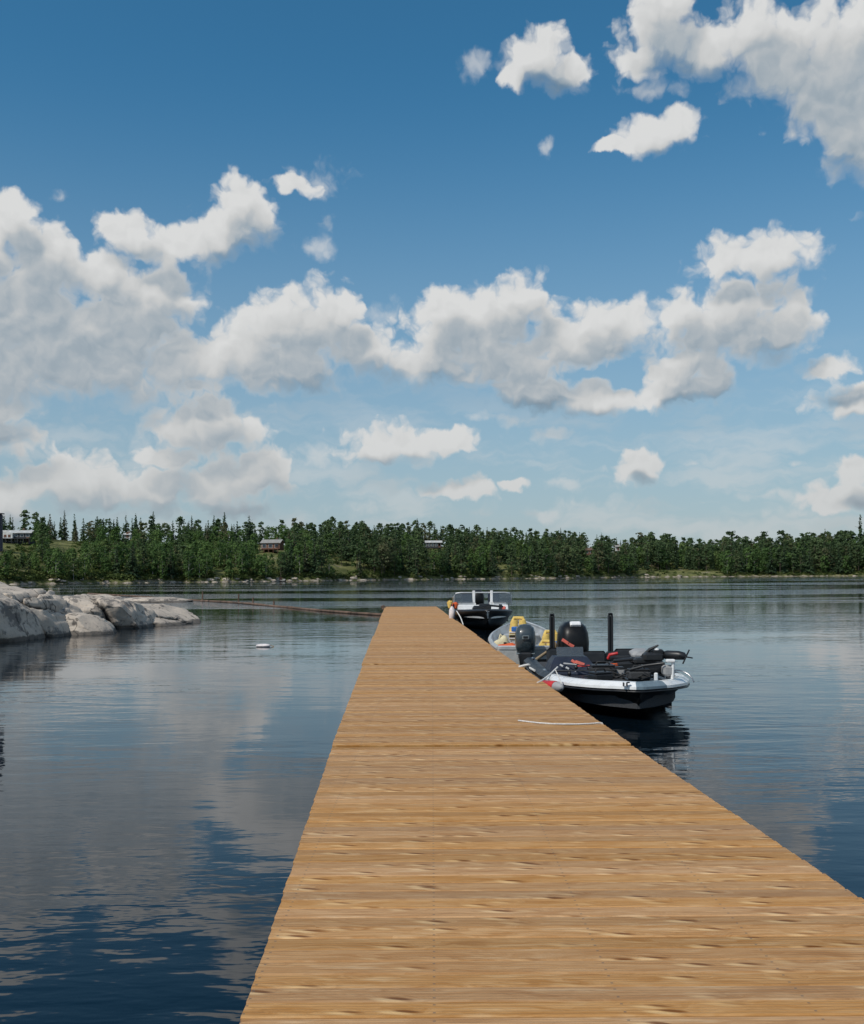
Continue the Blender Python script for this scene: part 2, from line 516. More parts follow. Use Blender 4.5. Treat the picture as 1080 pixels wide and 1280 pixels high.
def granite_mat(name='granite', far=False):
    t = NT(name)
    p = t.coord('Object')
    big = t.noise(p, 0.8 if not far else 0.4, 6.0, 0.62)
    fine = t.noise(p, 9.0, 6.0, 0.7)
    lich = t.noise(p, 1.5, 7.0, 0.68)
    c = t.mix(t.step(big, 0.35, 0.65), (0.56, 0.48, 0.395), (0.45, 0.385, 0.32))
    c = t.mix(t.math('MULTIPLY', t.step(fine, 0.45, 0.72), 0.45), c, (0.24, 0.22, 0.205))
    c = t.mix(t.math('MULTIPLY', t.step(t.math('ADD', lich, t.math('MULTIPLY_ADD', t.n('ShaderNodeObjectInfo').outputs['Random'], 0.12, -0.06)), 0.56, 0.62), 0.8), c, (0.13, 0.12, 0.112))
    if not far:
        g = t.xyz(t.n('ShaderNodeNewGeometry').outputs['Position'])[2]
        wet = t.step(t.math('ADD', g, t.math('MULTIPLY', t.math('SUBTRACT', lich, 0.5), 0.35)), 0.10, 0.16, 1.0, 0.0)
        c = t.mix(t.math('MULTIPLY', wet, 0.8), c, (0.06, 0.055, 0.05))
        cl = t.n('ShaderNodeAttribute', attribute_name='cleft').outputs['Fac']      # crevice shade painted dark into the colour along the open joints
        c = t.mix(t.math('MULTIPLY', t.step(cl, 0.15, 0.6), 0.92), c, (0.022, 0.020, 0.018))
        vein = t.math('ABSOLUTE', t.math('SUBTRACT', t.noise(t.mapp(p, (.5, .8, .35)), 1.0, 4.0, 0.55), 0.5))
        c = t.mix(t.step(vein, 0.002, 0.014, 0.75, 0.0), c, (0.045, 0.04, 0.038))
    t.set(col=c, rough=0.9, spec=0.25)
    t.bump(t.math('ADD', t.math('MULTIPLY', big, 0.8), t.math('MULTIPLY', fine, 0.25)), 0.07)
    return t.m
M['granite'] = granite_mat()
M['granite_far'] = granite_mat('shore_granite', True)

def leaf_mat(name, dark, light, brown):
    t = NT(name)
    tint = t.n('ShaderNodeAttribute', attribute_name='tint').outputs['Fac']
    orand = t.n('ShaderNodeObjectInfo').outputs['Random']
    f = t.math('FRACT', t.math('ADD', tint, t.math('MULTIPLY', orand, 0.77)))
    nz_ = t.noise(t.coord('Object'), 0.9, 3.0)
    c = t.mix(t.math('MULTIPLY_ADD', f, 0.7, t.math('MULTIPLY', nz_, 0.3)), dark, light)
    c = t.mix(t.math('MULTIPLY', t.step(f, 0.86, 0.97), 0.55), c, brown)
    t.set(col=c, rough=0.7, spec=0.2)
    tr = t.n('ShaderNodeBsdfTranslucent')
    t.put(tr.inputs[0], c)
    ms = t.n('ShaderNodeMixShader')
    ms.inputs[0].default_value = 0.38
    out = t.t.nodes['Material Output']
    t.t.links.new(t.p.outputs[0], ms.inputs[1]); t.t.links.new(tr.outputs[0], ms.inputs[2]); t.t.links.new(ms.outputs[0], out.inputs[0])
    return t.m
M['spruce'] = leaf_mat('spruce_needles', (0.038, 0.069, 0.034), (0.088, 0.141, 0.059), (0.134, 0.101, 0.067))
M['pine'] = leaf_mat('pine_needles', (0.054, 0.095, 0.041), (0.129, 0.183, 0.073), (0.168, 0.125, 0.077))
M['aspen'] = leaf_mat('aspen_leaves', (0.060, 0.119, 0.035), (0.145, 0.230, 0.064), (0.145, 0.172, 0.066))
M['shrub'] = leaf_mat('shrub_leaves', (0.050, 0.083, 0.024), (0.143, 0.182, 0.050), (0.187, 0.165, 0.077))
M['bark'] = plain('conifer_bark', (0.11, 0.085, 0.065), 0.9, scale=3)
M['birch'] = plain('pale_birch_bark', (0.50, 0.48, 0.43), 0.8, var=.2, scale=5)

def water_mat():
    t = NT('lake_water')
    p = t.coord('Object')
    x, y, z = t.xyz(p)
    # calm slicks and wind-ruffled lanes lie across the view
    lane = t.noise(t.vec(t.math('MULTIPLY', x, 0.010), t.math('MULTIPLY', y, 0.042), 3.0), 1.0, 3.0, 0.6)
    ruff = t.step(lane, 0.44, 0.58)
    patch = t.step(t.noise(t.vec(t.math('MULTIPLY', x, 0.12), t.math('MULTIPLY', y, 0.16), 9.0), 1.0, 3.0, 0.55), 0.36, 0.66)
    farf = t.step(y, 24.0, 75.0)
    amp = t.math('ADD', t.math('MULTIPLY', t.math('SUBTRACT', 1.0, farf), t.math('MULTIPLY_ADD', patch, 0.25, 0.04)), t.math('MULTIPLY', farf, t.math('MULTIPLY_ADD', ruff, 1.35, 0.16)))
    w1 = t.noise(t.vec(t.math('MULTIPLY', x, 0.55), t.math('MULTIPLY', y, 1.5), 0.0), 1.0, 2.0, 0.45, dist=0.5)
    w2 = t.noise(t.vec(t.math('MULTIPLY', x, 2.2), t.math('MULTIPLY', y, 5.6), 4.0), 1.0, 2.0, 0.5, dist=0.4)
    w3 = t.noise(t.vec(t.math('MULTIPLY', x, 9.0), t.math('MULTIPLY', y, 17.0), 2.0), 1.0, 1.0, 0.5)
    h = t.math('ADD', t.math('ADD', t.math('MULTIPLY', w1, 0.050), t.math('MULTIPLY', w2, 0.016)), t.math('MULTIPLY', w3, 0.0028))
    t.set(col=(0.0022, 0.0065, 0.011), rough=0.03, ior=1.333)
    t.bump(t.math('MULTIPLY', h, amp), 1.0)
    return t.m
M['water'] = water_mat()

# ------------------------------------------------------------------ lake and far shore
me = MB()
me.add([(-4000, -400, 0), (4000, -400, 0), (4000, 6000, 0), (-4000, 6000, 0)], [(0, 1, 2, 3)])
tag(me.build('water', M['water']), kind='structure')

SH_PX = [-2600, -900, 0, 340, 540, 700, 820, 950, 1080, 1900, 3600]
SH_R = [225, 240, 290, 335, 395, 450, 520, 545, 560, 600, 640]
HT_R = [12, 13, 14.5, 14, 15, 13.5, 10, 6.5, 10.5, 14, 15]

def px_of(a):
    return CX + FPX * math.tan(a)

def shore(a):
    p = px_of(a)
    return float(np.interp(p, SH_PX, SH_R)) + 5.0 * mnoise.noise(Vector((a * 40, 3.3, 0))) + 2.0 * mnoise.noise(Vector((a * 190, 1.3, 0)))

def ground(a, d):
    h = float(np.interp(px_of(a), SH_PX, HT_R))
    if d < 0:
        return d * 0.25
    s = min(1.0, d / 105.0)
    s = s ** 0.85 * (1 - 0.25 * s) / 0.75
    b = min(1.0, d / 3.0) * (0.7 + 0.5 * mnoise.noise(Vector((a * 120, 0, 0))))
    return b + h * s + (0.9 * mnoise.noise(Vector((a * 30, d * 0.05, 5))) + 0.4 * mnoise.noise(Vector((a * 110, d * 0.16, 9)))) * min(1.0, d / 18.0)

def ground_at(px, d):
    a = math.atan((px - CX) / FPX)
    r = shore(a) + d
    return Vector((math.sin(a) * r, math.cos(a) * r, ground(a, d)))
# note: distances are along the ray; depth = r*cos(a)

g = MB()
AZ = [R(-64 + 128 * i / 640) for i in range(641)]
DS = [-12, -3, -0.5, 0.6, 1.6, 3, 5, 8, 12, 17, 23, 30, 38, 47, 57, 68, 80, 93, 106, 125, 150, 200, 300]
vs = []
for a in AZ:
    s_ = shore(a)
    for d in DS:
        vs.append((math.sin(a) * (s_ + d), math.cos(a) * (s_ + d), ground(a, d)))
nd_ = len(DS)
g.add(vs, [(i * nd_ + k, (i + 1) * nd_ + k, (i + 1) * nd_ + k + 1, i * nd_ + k + 1) for i in range(640) for k in range(nd_ - 1)], True)

def ground_mat():
    t = NT('wooded_shore_ground')
    p = t.coord('Object')
    zz = t.xyz(p)[2]
    n1 = t.noise(p, 0.09, 5.0, 0.6)
    n2 = t.noise(p, 0.5, 6.0, 0.65)
    c = t.mix(t.step(n1, 0.4, 0.6), (0.085, 0.095, 0.035), (0.19, 0.19, 0.075))
    c = t.mix(t.math('MULTIPLY', t.step(n2, 0.45, 0.68), 0.6), c, (0.045, 0.065, 0.022))
    c = t.mix(t.math('MULTIPLY', t.step(n1, 0.60, 0.66), 0.7), c, (0.30, 0.25, 0.20))
    rock = t.step(t.math('ADD', zz, t.math('MULTIPLY', t.math('SUBTRACT', n2, 0.5), 3.0)), -0.1, 0.6, 1.0, 0.0)
    c = t.mix(rock, c, t.mix(t.step(n2, 0.4, 0.6), (0.34, 0.29, 0.24), (0.10, 0.085, 0.06)))
    t.set(col=c, rough=0.95, spec=0.1)
    t.bump(n2, 0.6)
    return t.m
tag(g.build('terrain', ground_mat()), kind='structure')

# ------------------------------------------------------------------ trees
rng = np.random.default_rng(11)

def leaf_quads(centres, sizes, flat=0.5, long=1.0, outward=None):
    """one small randomly turned leaf-clump face per centre -> (verts, n)"""
    n = len(centres)
    nrm = rng.normal(size=(n, 3))
    nrm[:, 2] = np.abs(nrm[:, 2]) + flat
    if outward is not None:
        nrm += outward * 0.9
    nrm /= np.linalg.norm(nrm, axis=1)[:, None]
    t = rng.normal(size=(n, 3))
    t -= (t * nrm).sum(1)[:, None] * nrm
    t /= np.linalg.norm(t, axis=1)[:, None]
    b = np.cross(nrm, t)
    s = np.asarray(sizes)[:, None]
    j = lambda: (0.75 + 0.5 * rng.random((n, 1)))
    q = np.stack([centres + s * (-t * j() * long), centres + s * (-b * j()), centres + s * (t * j() * long), centres + s * (b * j())], 1)
    return q.reshape(-1, 3)

def np_mesh(name, v, nq, mat, tint):
    me = bpy.data.meshes.new(name)
    me.vertices.add(len(v)); me.vertices.foreach_set('co', v.astype(np.float32).ravel())
    me.loops.add(nq * 4); me.loops.foreach_set('vertex_index', np.arange(nq * 4, dtype=np.int32))
    me.polygons.add(nq); me.polygons.foreach_set('loop_start', np.arange(0, nq * 4, 4, dtype=np.int32))
    me.polygons.foreach_set('loop_total', np.full(nq, 4, dtype=np.int32))
    a = me.attributes.new('tint', 'FLOAT', 'FACE')
    a.data.foreach_set('value', np.asarray(tint, dtype=np.float32))
    me.materials.append(mat)
    me.update(calc_edges=True)
    return me

def spruce_cloud(H, W, dens, leaf):
    """centres and sizes of the needle clumps of one spruce"""
    c, s = [], []
    nl = int(H * 2.3)
    z0 = H * rng.uniform(0.06, 0.16)
    for k in range(nl):
        f = k / (nl - 1)
        z = z0 + (H - z0) * f
        rad = W * (1 - f) ** 0.82 * rng.uniform(0.72, 1.15) + 0.12
        nb = max(3, int((4 + 5 * (1 - f)) * dens))
        for b in range(nb):
            th = rng.uniform(0, 2 * math.pi)
            L = rad * rng.uniform(0.6, 1.15)
            m = max(1, int(L / (leaf * 0.95)) + 1)
            for q in range(m):
                u = (q + rng.uniform(0.2, 1.0)) / m
                c.append((math.cos(th) * L * u + rng.normal() * .08, math.sin(th) * L * u + rng.normal() * .08, z - 0.30 * L * u + rng.normal() * 0.1))
                s.append(leaf * rng.uniform(0.6, 1.15) * (1.0 - 0.45 * f))
    return np.array(c), np.array(s)

def pine_cloud(H, W, dens, leaf):
    c, s = [], []
    n = int(64 * dens)
    bare = rng.uniform(0.10, 0.30)
    lean = rng.normal(size=2) * 0.04
    for k in range(n):
        f = rng.uniform(bare, 1.0) if k > 5 else rng.uniform(0.85, 1.0)
        u_ = min(1.0, (f - bare) / (1.02 - bare))
        prof = min(1.0, u_ * 4 + .25) * (1 - u_) ** 0.75 + 0.16
        th = rng.uniform(0, 2 * math.pi)
        L = W * prof * rng.uniform(0.35, 1.1)
        cc = np.array([math.cos(th) * L + lean[0] * H * f, math.sin(th) * L + lean[1] * H * f, H * f + 0.1 * L])
        cr_ = W * rng.uniform(0.13, 0.27)
        m = max(5, int(10 * math.sqrt(dens)))
        q = rng.normal(size=(m, 3)) * np.array([cr_, cr_, cr_ * 0.42]) * 0.62
        c.append(cc + q); s.append(leaf * rng.uniform(0.55, 1.1, m))
    return np.concatenate(c), np.concatenate(s)

def aspen_cloud(H, W, dens, leaf):
    c, s = [], []
    n = int(64 * dens)
    lo = rng.uniform(0.06, 0.18)
    for k in range(n):
        f = rng.uniform(lo, 0.98)
        u = (f - lo) / (1 - lo)
        prof = (math.sin(math.pi * (0.12 + 0.86 * u)) ** 0.6)
        th = rng.uniform(0, 2 * math.pi)
        L = W * prof * math.sqrt(rng.uniform(0.05, 1.0)) * rng.uniform(0.8, 1.1)
        cc = np.array([math.cos(th) * L, math.sin(th) * L, H * f])
        cr_ = W * rng.uniform(0.13, 0.26)
        m = max(6, int(13 * math.sqrt(dens)))
        c.append(cc + rng.normal(size=(m, 3)) * cr_ * 0.6); s.append(leaf * rng.uniform(0.5, 1.1, m))
    return np.concatenate(c), np.concatenate(s)

CLOUD = {'spruce': spruce_cloud, 'pine': pine_cloud, 'aspen': aspen_cloud}
DIM = {'spruce': (11.0, 2.1), 'pine': (12.0, 2.7), 'aspen': (9.0, 2.5)}
LEAF = {'spruce': 0.34, 'pine': 0.31, 'aspen': 0.30}

def trunk_mb(kind, H, W):
    m = MB()
    top = 0.97 if kind == 'spruce' else 0.86
    br = 0.17 if kind != 'aspen' else 0.12
    bend = rng.normal(size=2) * 0.12
    pts = [(bend[0] * math.sin(3 * u), bend[1] * math.sin(2.2 * u), u * H * top - 0.6 * (u == 0)) for u in (0, .25, .5, .75, 1)]
    m.tube(pts, [br, br * .85, br * .6, br * .4, br * .15], 7)
    for k in range(7 if kind != 'spruce' else 4):
        f = rng.uniform(0.3, 0.85)
        th = rng.uniform(0, 6.28)
        L = W * rng.uniform(0.5, 0.9)
        b0 = Vector((0, 0, H * f * top))
        m.tube([b0, b0 + Vector((math.cos(th) * L * .5, math.sin(th) * L * .5, L * .3)), b0 + Vector((math.cos(th) * L, math.sin(th) * L, L * .45))], [br * .35, br * .25, br * .1], 5)
    return m

NV = 5
PROTO = {}
LOW = {}
for kind in ('spruce', 'pine', 'aspen'):
    PROTO[kind], LOW[kind] = [], []
    H, W = DIM[kind]
    for i in range(NV):
        w_ = W * (0.7, 0.9, 1.0, 1.15, 1.3)[i]
        c_, s_ = CLOUD[kind](H, w_, 1.0, LEAF[kind])
        out_ = c_ * np.array([1, 1, 0]); out_ /= np.linalg.norm(out_, axis=1)[:, None] + 1e-6
        v_ = leaf_quads(c_, s_, 0.35, 1.35 if kind != 'aspen' else 1.0, out_)
        crown = np_mesh('crown', v_, len(c_), M[kind], np.full(len(c_), 0.19 * i) + rng.uniform(-.06, .06, len(c_)))
        tm = trunk_mb(kind, H, w_)
        tk = tm.build('trunk', M['birch'] if kind == 'aspen' else M['bark'])
        COL.objects.unlink(tk)
        PROTO[kind].append((crown, tk.data))
        bpy.data.objects.remove(tk)
        c_, s_ = CLOUD[kind](H, w_, 0.7, LEAF[kind] * 1.3)
        out_ = c_ * np.array([1, 1, 0]); out_ /= np.linalg.norm(out_, axis=1)[:, None] + 1e-6
        LOW[kind].append(leaf_quads(c_, s_, 0.35, 1.35 if kind != 'aspen' else 1.0, out_))

# openings in the wood: lawns, house plots, bare slopes (photograph x, distance behind the waterline)
OPEN = [(-60, 46, 58, 104), (60, 92, 48, 84), (66, 90, 84, 104), (318, 356, 24, 84), (405, 446, 3, 22), (526, 558, 62, 90), (188, 206, 30, 46), (205, 225, 40, 75), (796, 905, -2, 16), (620, 650, 2, 12), (265, 285, 2, 12)]

def opened(px, d):
    return any(a < px < b and c < d < e for a, b, c, e in OPEN)

# sight lines the photograph shows open: (x range, lowest allowed tree top y, trees nearer than this distance behind shore)
VIEW = [(-12, 48, 689, 100), (58, 104, 686, 92), (322, 360, 691, 72), (526, 558, 687, 85), (730, 743, 694, 72), (766, 778, 689, 80), (154, 167, 674, 98), (104, 320, 676, 62), (262, 280, 729, 13)]

def fit_view(px, d, k, s):
    for a, b, y, dm in VIEW:
        if a < px < b and d < dm:
            p = ground_at(px, d)
            top = CAM_H + (HY - (px - CX) * ROLL - y) / FPX * p.y
            s = min(s, (top - p.z) / DIM[k][0] * rng.uniform(.85, 1.1))
    return s

def kind_at(px, d):
    r = rng.random()
    if px < 335:
        if d > 88: return 'spruce' if r < .72 else 'pine'
        return 'aspen' if r < .74 else ('spruce' if r < .88 else 'pine')
    if px < 400:
        return 'aspen' if r < .55 else ('spruce' if r < .8 else 'pine')
    if px < 800:
        if d > 70: return 'spruce' if r < .55 else 'pine'
        return 'pine' if r < .38 else ('spruce' if r < .72 else 'aspen')
    return 'pine' if r < .42 else ('spruce' if r < .68 else 'aspen')

def size_at(kind, px, d):
    k = rng.uniform(0.74, 1.14)
    if px < 335:
        k *= (0.86 if d < 60 else 0.78) if kind == 'aspen' else (0.80 if d > 60 else 0.9)
    elif px < 800:
        k *= 0.98 if d < 50 else 0.86
    else:
        k *= (1.22 if kind != 'aspen' else 1.3) * (.82 if 845 < px < 905 else 1)
    return k

spots = []       # (px, d, kind, scale)
cell = {}
tries = 0
while len(spots) < 2300 and tries < 60000:
    tries += 1
    px = rng.uniform(-330, 1420)
    d = 1.6 + 123 * rng.random() ** 1.3
    if opened(px, d):
        continue
    if px < 335 and 62 < d < 88 and rng.random() < 0.35:
        continue
    p = ground_at(px, d)
    key = (int(p.x // 3), int(p.y // 3))
    mind = 2.5 if d < 60 else 3.0
    if any((q - p).length < mind for i in (-1, 0, 1) for j in (-1, 0, 1) for q in cell.get((key[0] + i, key[1] + j), ())):
        continue
    cell.setdefault(key, []).append(p)
    k = kind_at(px, d)
    s_ = fit_view(px, d, k, size_at(k, px, d))
    if s_ > 0.28:
        spots.append((px, d, k, s_))
# trees that stand out against the sky in the photograph: (x, y of the top, distance behind shore, kind, slimness)
SKYLINE = [(81, 638, 104, 'spruce'), (192, 640, 106, 'spruce'), (240, 645, 106, 'spruce'), (281, 641, 106, 'spruce'), (312, 645, 90, 'spruce'), (170, 642, 108, 'spruce'), (268, 644, 100, 'spruce'), (369, 649, 96, 'spruce'), (522, 648, 100, 'spruce'),
           (914, 665, 40, 'pine'), (955, 665, 44, 'pine'), (975, 664, 50, 'pine'), (1076, 644, 36, 'spruce'), (1032, 662, 60, 'spruce'), (701, 660, 90, 'spruce'), (832, 668, 40, 'pine'), (752, 666, 80, 'spruce')]
sky_spots = []
for (px, py, d, k) in SKYLINE:
    p = ground_at(px, d)
    roll = (px - CX) * math.tan(R(0.3))
    top = CAM_H + (HY - roll - py) / FPX * p.y
    sky_spots.append((px, d, k, max(0.55, (top - p.z) / DIM[k][0])))

def shown(sp):
    px, d, k, s = sp
    if not (-15 < px < 1095):
        return -1.0
    p = ground_at(px, d)
    return (s * DIM[k][0] / p.length) * (1.0 if d < 26 else (0.78 if d < 45 else 0.55))
order = sorted(range(len(spots)), key=lambda i: -shown(spots[i]))
N_IND = 282
single = sky_spots + [spots[i] for i in order[:N_IND]]
rest = [spots[i] for i in order[N_IND:]]

ZONES = [(-40, 150, 'below the long dark house'), (150, 322, 'between dark house and brown cabin'), (322, 400, 'beside the brown hillside cabin'), (400, 500, 'behind the dock end'), (500, 600, 'below the pale roofed house'), (600, 720, 'behind the two smaller boats'), (720, 800, 'behind the bass boat'), (800, 905, 'above the bare grassy spit'), (905, 1120, 'on the right hand shore')]
WORD = {'spruce': 'narrow dark spruce', 'pine': 'ragged crowned pine', 'aspen': 'bright round crowned aspen'}
CATN = {'spruce': 'spruce tree', 'pine': 'pine tree', 'aspen': 'aspen tree'}
SKYLAB = ['tall pointed spruce breaking the skyline right of the long dark house', 'full spruce on the skyline above the left hillside gap', 'skyline spruce halfway between dark house and brown cabin', 'narrow skyline spruce just left of the brown cabin', 'thin pointed spruce on the skyline above the brown cabin',
          'dense skyline spruce over the bare reddish slope', 'skyline spruce in the close row left of the cabin', 'lone spruce tip on the skyline right of the brown cabin', 'spruce tip on the skyline left of the pale roofed house', 'tall pine standing clear above the right hand wood', 'flat topped pine against the sky, left of a lone pine', 'lone skinny stemmed pine against the sky at right',
          'tallest dark spruce at the right hand edge', 'small pointed spruce on the skyline near the right edge', 'pointed spruce where the ridge starts falling to the right', 'broad pine above the grassy spit', 'slim spruce at the low middle of the ridge']

def place_tree(px, d, kind, s, label, group):
    i = int(rng.integers(NV))
    crown, trunk = PROTO[kind][i]
    p = ground_at(px, d)
    o = empty(kind + '_tree', p - Vector((0, 0, 0.1)), rng.uniform(0, 6.28))
    o.scale = (s * rng.uniform(.85, 1.15), s * rng.uniform(.85, 1.15), s)
    for nm, me_ in (('crown', crown), ('trunk', trunk)):
        c = bpy.data.objects.new(nm, me_)
        COL.objects.link(c)
        c.parent = o
    tag(o, label, CATN[kind], group)

for n_, (px, d, k, s) in enumerate(single):
    if n_ < len(SKYLAB):
        place_tree(px, d, k, s, SKYLAB[n_], 'trees on the skyline')
        continue
    zn = next(z[2] for z in ZONES if z[0] <= px < z[1])
    row = 'at the waterline' if d < 12 else ('on the lower bank' if d < 32 else 'higher on the slope')
    place_tree(px, d, k, s, f'{WORD[k]} {row}, {zn}', f'{CATN[k]}s {row} {zn}')

allv, allt, allk = {}, {}, {}
for (px, d, k, s) in rest:
    v_ = LOW[k][int(rng.integers(NV))]
    th = rng.uniform(0, 6.28)
    ct, st = math.cos(th) * s, math.sin(th) * s
    p = ground_at(px, d)
    w_ = np.empty_like(v_)
    w_[:, 0] = v_[:, 0] * ct - v_[:, 1] * st + p.x
    w_[:, 1] = v_[:, 0] * st + v_[:, 1] * ct + p.y
    w_[:, 2] = v_[:, 2] * s + p.z
    allv.setdefault(k, []).append(w_)
    allt.setdefault(k, []).append(np.full(len(w_) // 4, rng.random()))
# bushes under and between the trees
bv, bt = [], []
for i in range(5200):
    px = rng.uniform(-330, 1420)
    d = 1.2 + (9 if rng.random() < .55 else 95) * rng.random()
    if opened(px, d) and rng.random() < 0.86:
        continue
    if d < 2 and rng.random() < .4:
        continue
    p = ground_at(px, d)
    rr = rng.uniform(0.5, 1.3)
    m_ = int(26 + 16 * rr)
    c_ = rng.normal(size=(m_, 3)) * np.array([rr, rr, rr * .55]) * .6
    c_[:, 2] = np.abs(c_[:, 2]) + .1
    bv.append(leaf_quads(c_ + np.array(p), rng.uniform(.18, .36, m_), .5))
    bt.append(np.full(m_, rng.random()))
woods = None
mats_, vv, tt, mi = [], [], [], []
for k in ('spruce', 'pine', 'aspen'):
    v_ = np.concatenate(allv[k]); mats_.append(M[k]); vv.append(v_); tt.append(np.concatenate(allt[k])); mi.append(np.full(len(v_) // 4, len(mats_) - 1))
v_ = np.concatenate(vv)
mw = np_mesh('woods', v_, len(v_) // 4, mats_[0], np.concatenate(tt))
for m_ in mats_[1:]:
    mw.materials.append(m_)
mw.polygons.foreach_set('material_index', np.concatenate(mi).astype(np.int32))
ow = bpy.data.objects.new('woods', mw); COL.objects.link(ow); tag(ow, kind='stuff', label='dense mixed wood filling the hillside behind the nearest trees', cat='woods')
v_ = np.concatenate(bv)
ob_ = bpy.data.objects.new('undergrowth', np_mesh('undergrowth', v_, len(v_) // 4, M['shrub'], np.concatenate(bt))); COL.objects.link(ob_)
tag(ob_, kind='stuff', label='low green bushes along the far bank', cat='undergrowth')

# ------------------------------------------------------------------ dock
def planks(name, parent, y0, y1, zl0, zl1, x0l, x0r, x1l, x1r, pitch=0.1405):
    """one hinged deck section: every plank modelled; random value per plank"""
    m = MB()
    n = int(round((y1 - y0) / pitch))
    pr, ac = [], []
    th, gap, ch = 0.038, 0.010, 0.005
    for i in range(n):
        u0, u1 = i / n, (i + 1) / n
        ya, yb = y0 + (y1 - y0) * u0 + gap / 2, y0 + (y1 - y0) * u1 - gap / 2
        u = (u0 + u1) / 2
        jl, jr = random.uniform(-.004, .004), random.uniform(-.004, .004)
        xl, xr = x0l + (x1l - x0l) * u + jl, x0r + (x1r - x0r) * u + jr
        sk = random.uniform(-.0012, .0012)
        z = zl0 + (zl1 - zl0) * u + random.uniform(-.0016, .0016)
        prof = [(ya, z - th), (ya, z - ch), (ya + ch, z), (yb - ch, z + sk), (yb, z - ch + sk), (yb, z - th)]
        rings = [[(xx, a, b) for a, b in prof] for xx in (xl, xr)]
        m.loft(rings, False)
        yc = (ya + yb) / 2
        pr += [random.random()] * 12
        ac += [q[1] - yc for r in rings for q in r]
        # caps add the two end rings again
    # loft() adds cap verts too: rebuild attribute lists to match
    o = m.build(name, M['wood'], parent)
    me = o.data
    nv = len(me.vertices)
    per = nv // n
    a1 = me.attributes.new('plank', 'FLOAT', 'POINT'); a2 = me.attributes.new('across', 'FLOAT', 'POINT')
    co = np.empty(nv * 3, dtype=np.float32); me.vertices.foreach_get('co', co)
    yy = co.reshape(-1, 3)[:, 1].reshape(n, per)
    a2.data.foreach_set('value', (yy - (yy.min(1) + yy.max(1))[:, None] / 2).ravel().astype(np.float32))
    a1.data.foreach_set('value', np.repeat(np.array([random.random() for _ in range(n)], dtype=np.float32), per))
    return o

def dock_top(y):
    if y < 10.0:
        return CAM_H - (1.58 + 0.0081 * y)
    return CAM_H - (1.661 + 0.0035 * (y - 10.0))

def dock_x(y):
    if y < 10.0:
        return -0.97 + (10.0 - y) * 0.0432, 1.915 + (10.0 - y) * 0.0432
    return -0.985 - (y - 10.0) * 0.0344, 1.905 - (y - 10.0) * 0.0352

dock = empty('dock', (0, 0, 0))
tag(dock, 'long fresh timber dock of crosswise planks reaching into the lake', 'dock')
JO = [-3.0, 10.0, 19.4, 29.0, 38.6, 48.2, 57.8]
for i in range(6):
    a, b = JO[i] + (0.02, .055, .04, .03, .02, .02)[i], JO[i + 1] - 0.02
    up_ = (0, .012, .02, .022, .022, .022)[i]      # the sections do not meet quite level
    (al, ar), (bl, br) = dock_x(a), dock_x(b - .02)
    sh_ = (0, .012, -.01, .015, -.012, .008)[i]
    sec = planks('deck_section', dock, a, b, dock_top(a) + up_, dock_top(b - .001) + up_, al + sh_, ar + sh_, bl + sh_, br + sh_)
    m = MB()
    za, zb = dock_top(a) + up_ - .04, dock_top(b - .02) + up_ - .04
    for f in (0.012, .25, .5, .75, .988):
        xa, xb = al + (ar - al) * f, bl + (br - bl) * f
        m.loft([[(xa + q, a, za - r) for q, r in ((-.024, 0), (.024, 0), (.024, .19), (-.024, .19))], [(xb + q, b, zb - r) for q, r in ((-.024, 0), (.024, 0), (.024, .19), (-.024, .19))]], False)
    m.build('stringer', M['stringer'], sec)
    for u in (.18, .5, .82):
        yy = a + (b - a) * u
        xl, xr = dock_x(yy)
        MB().box(((xl + xr) / 2, yy, 0.02), (xr - xl - .25, 1.5, .42), b=.05).build('float', M['float_black'], sec)

# wear strap lying on the planks, right edge
m = MB()
pp = [at(649, 903, 1), at(675, 906.5, 1), at(705, 908, 1), at(735, 908, 1), at(752, 906.5, 1)]
def on_deck(px, py):
    z = 11.0
    for _ in range(6):
        z = (CAM_H - dock_top(z)) * FPX / (-unroll(px, py)[1])
    q = at(px, py, z); q.z = dock_top(z) + .021
    return q
pts = [on_deck(*q) for q in ((648, 903), (660, 904.5), (675, 906.2), (690, 907.2), (705, 907.6), (720, 907.6), (735, 907.2), (746, 906.2))]
last = pts[-1]
pts += [last + Vector((.055, 0, -.0)), last + Vector((.085, 0, -.05)), last + Vector((.09, .02, -.2))]
m.tube(pts, 0.009, 7)
tag(m.build('rope', M['rope']), 'thin white rope end lying across the planks at the right edge', 'rope')

# corner bracket holding the boom
cb = at(481.5, 767, 55.6)
br_ = empty('boom_bracket', (dock_x(55.6)[0] - .02, 55.6, dock_top(55.6)))
tag(br_, 'rusty brown mooring bracket at the far left corner of the dock', 'bracket')
MB().box((0, 0, -.03), (.22, .3, .10), b=.02).box((-.06, 0, .05), (.12, .12, .12), b=.03).build('base_plate', M['rust'], br_)
MB().tube([(-.15, 0, .02), (-.12, 0, .12), (0, 0, .15), (.08, 0, .04)], .03, 8).build('ring', M['rust'], br_)

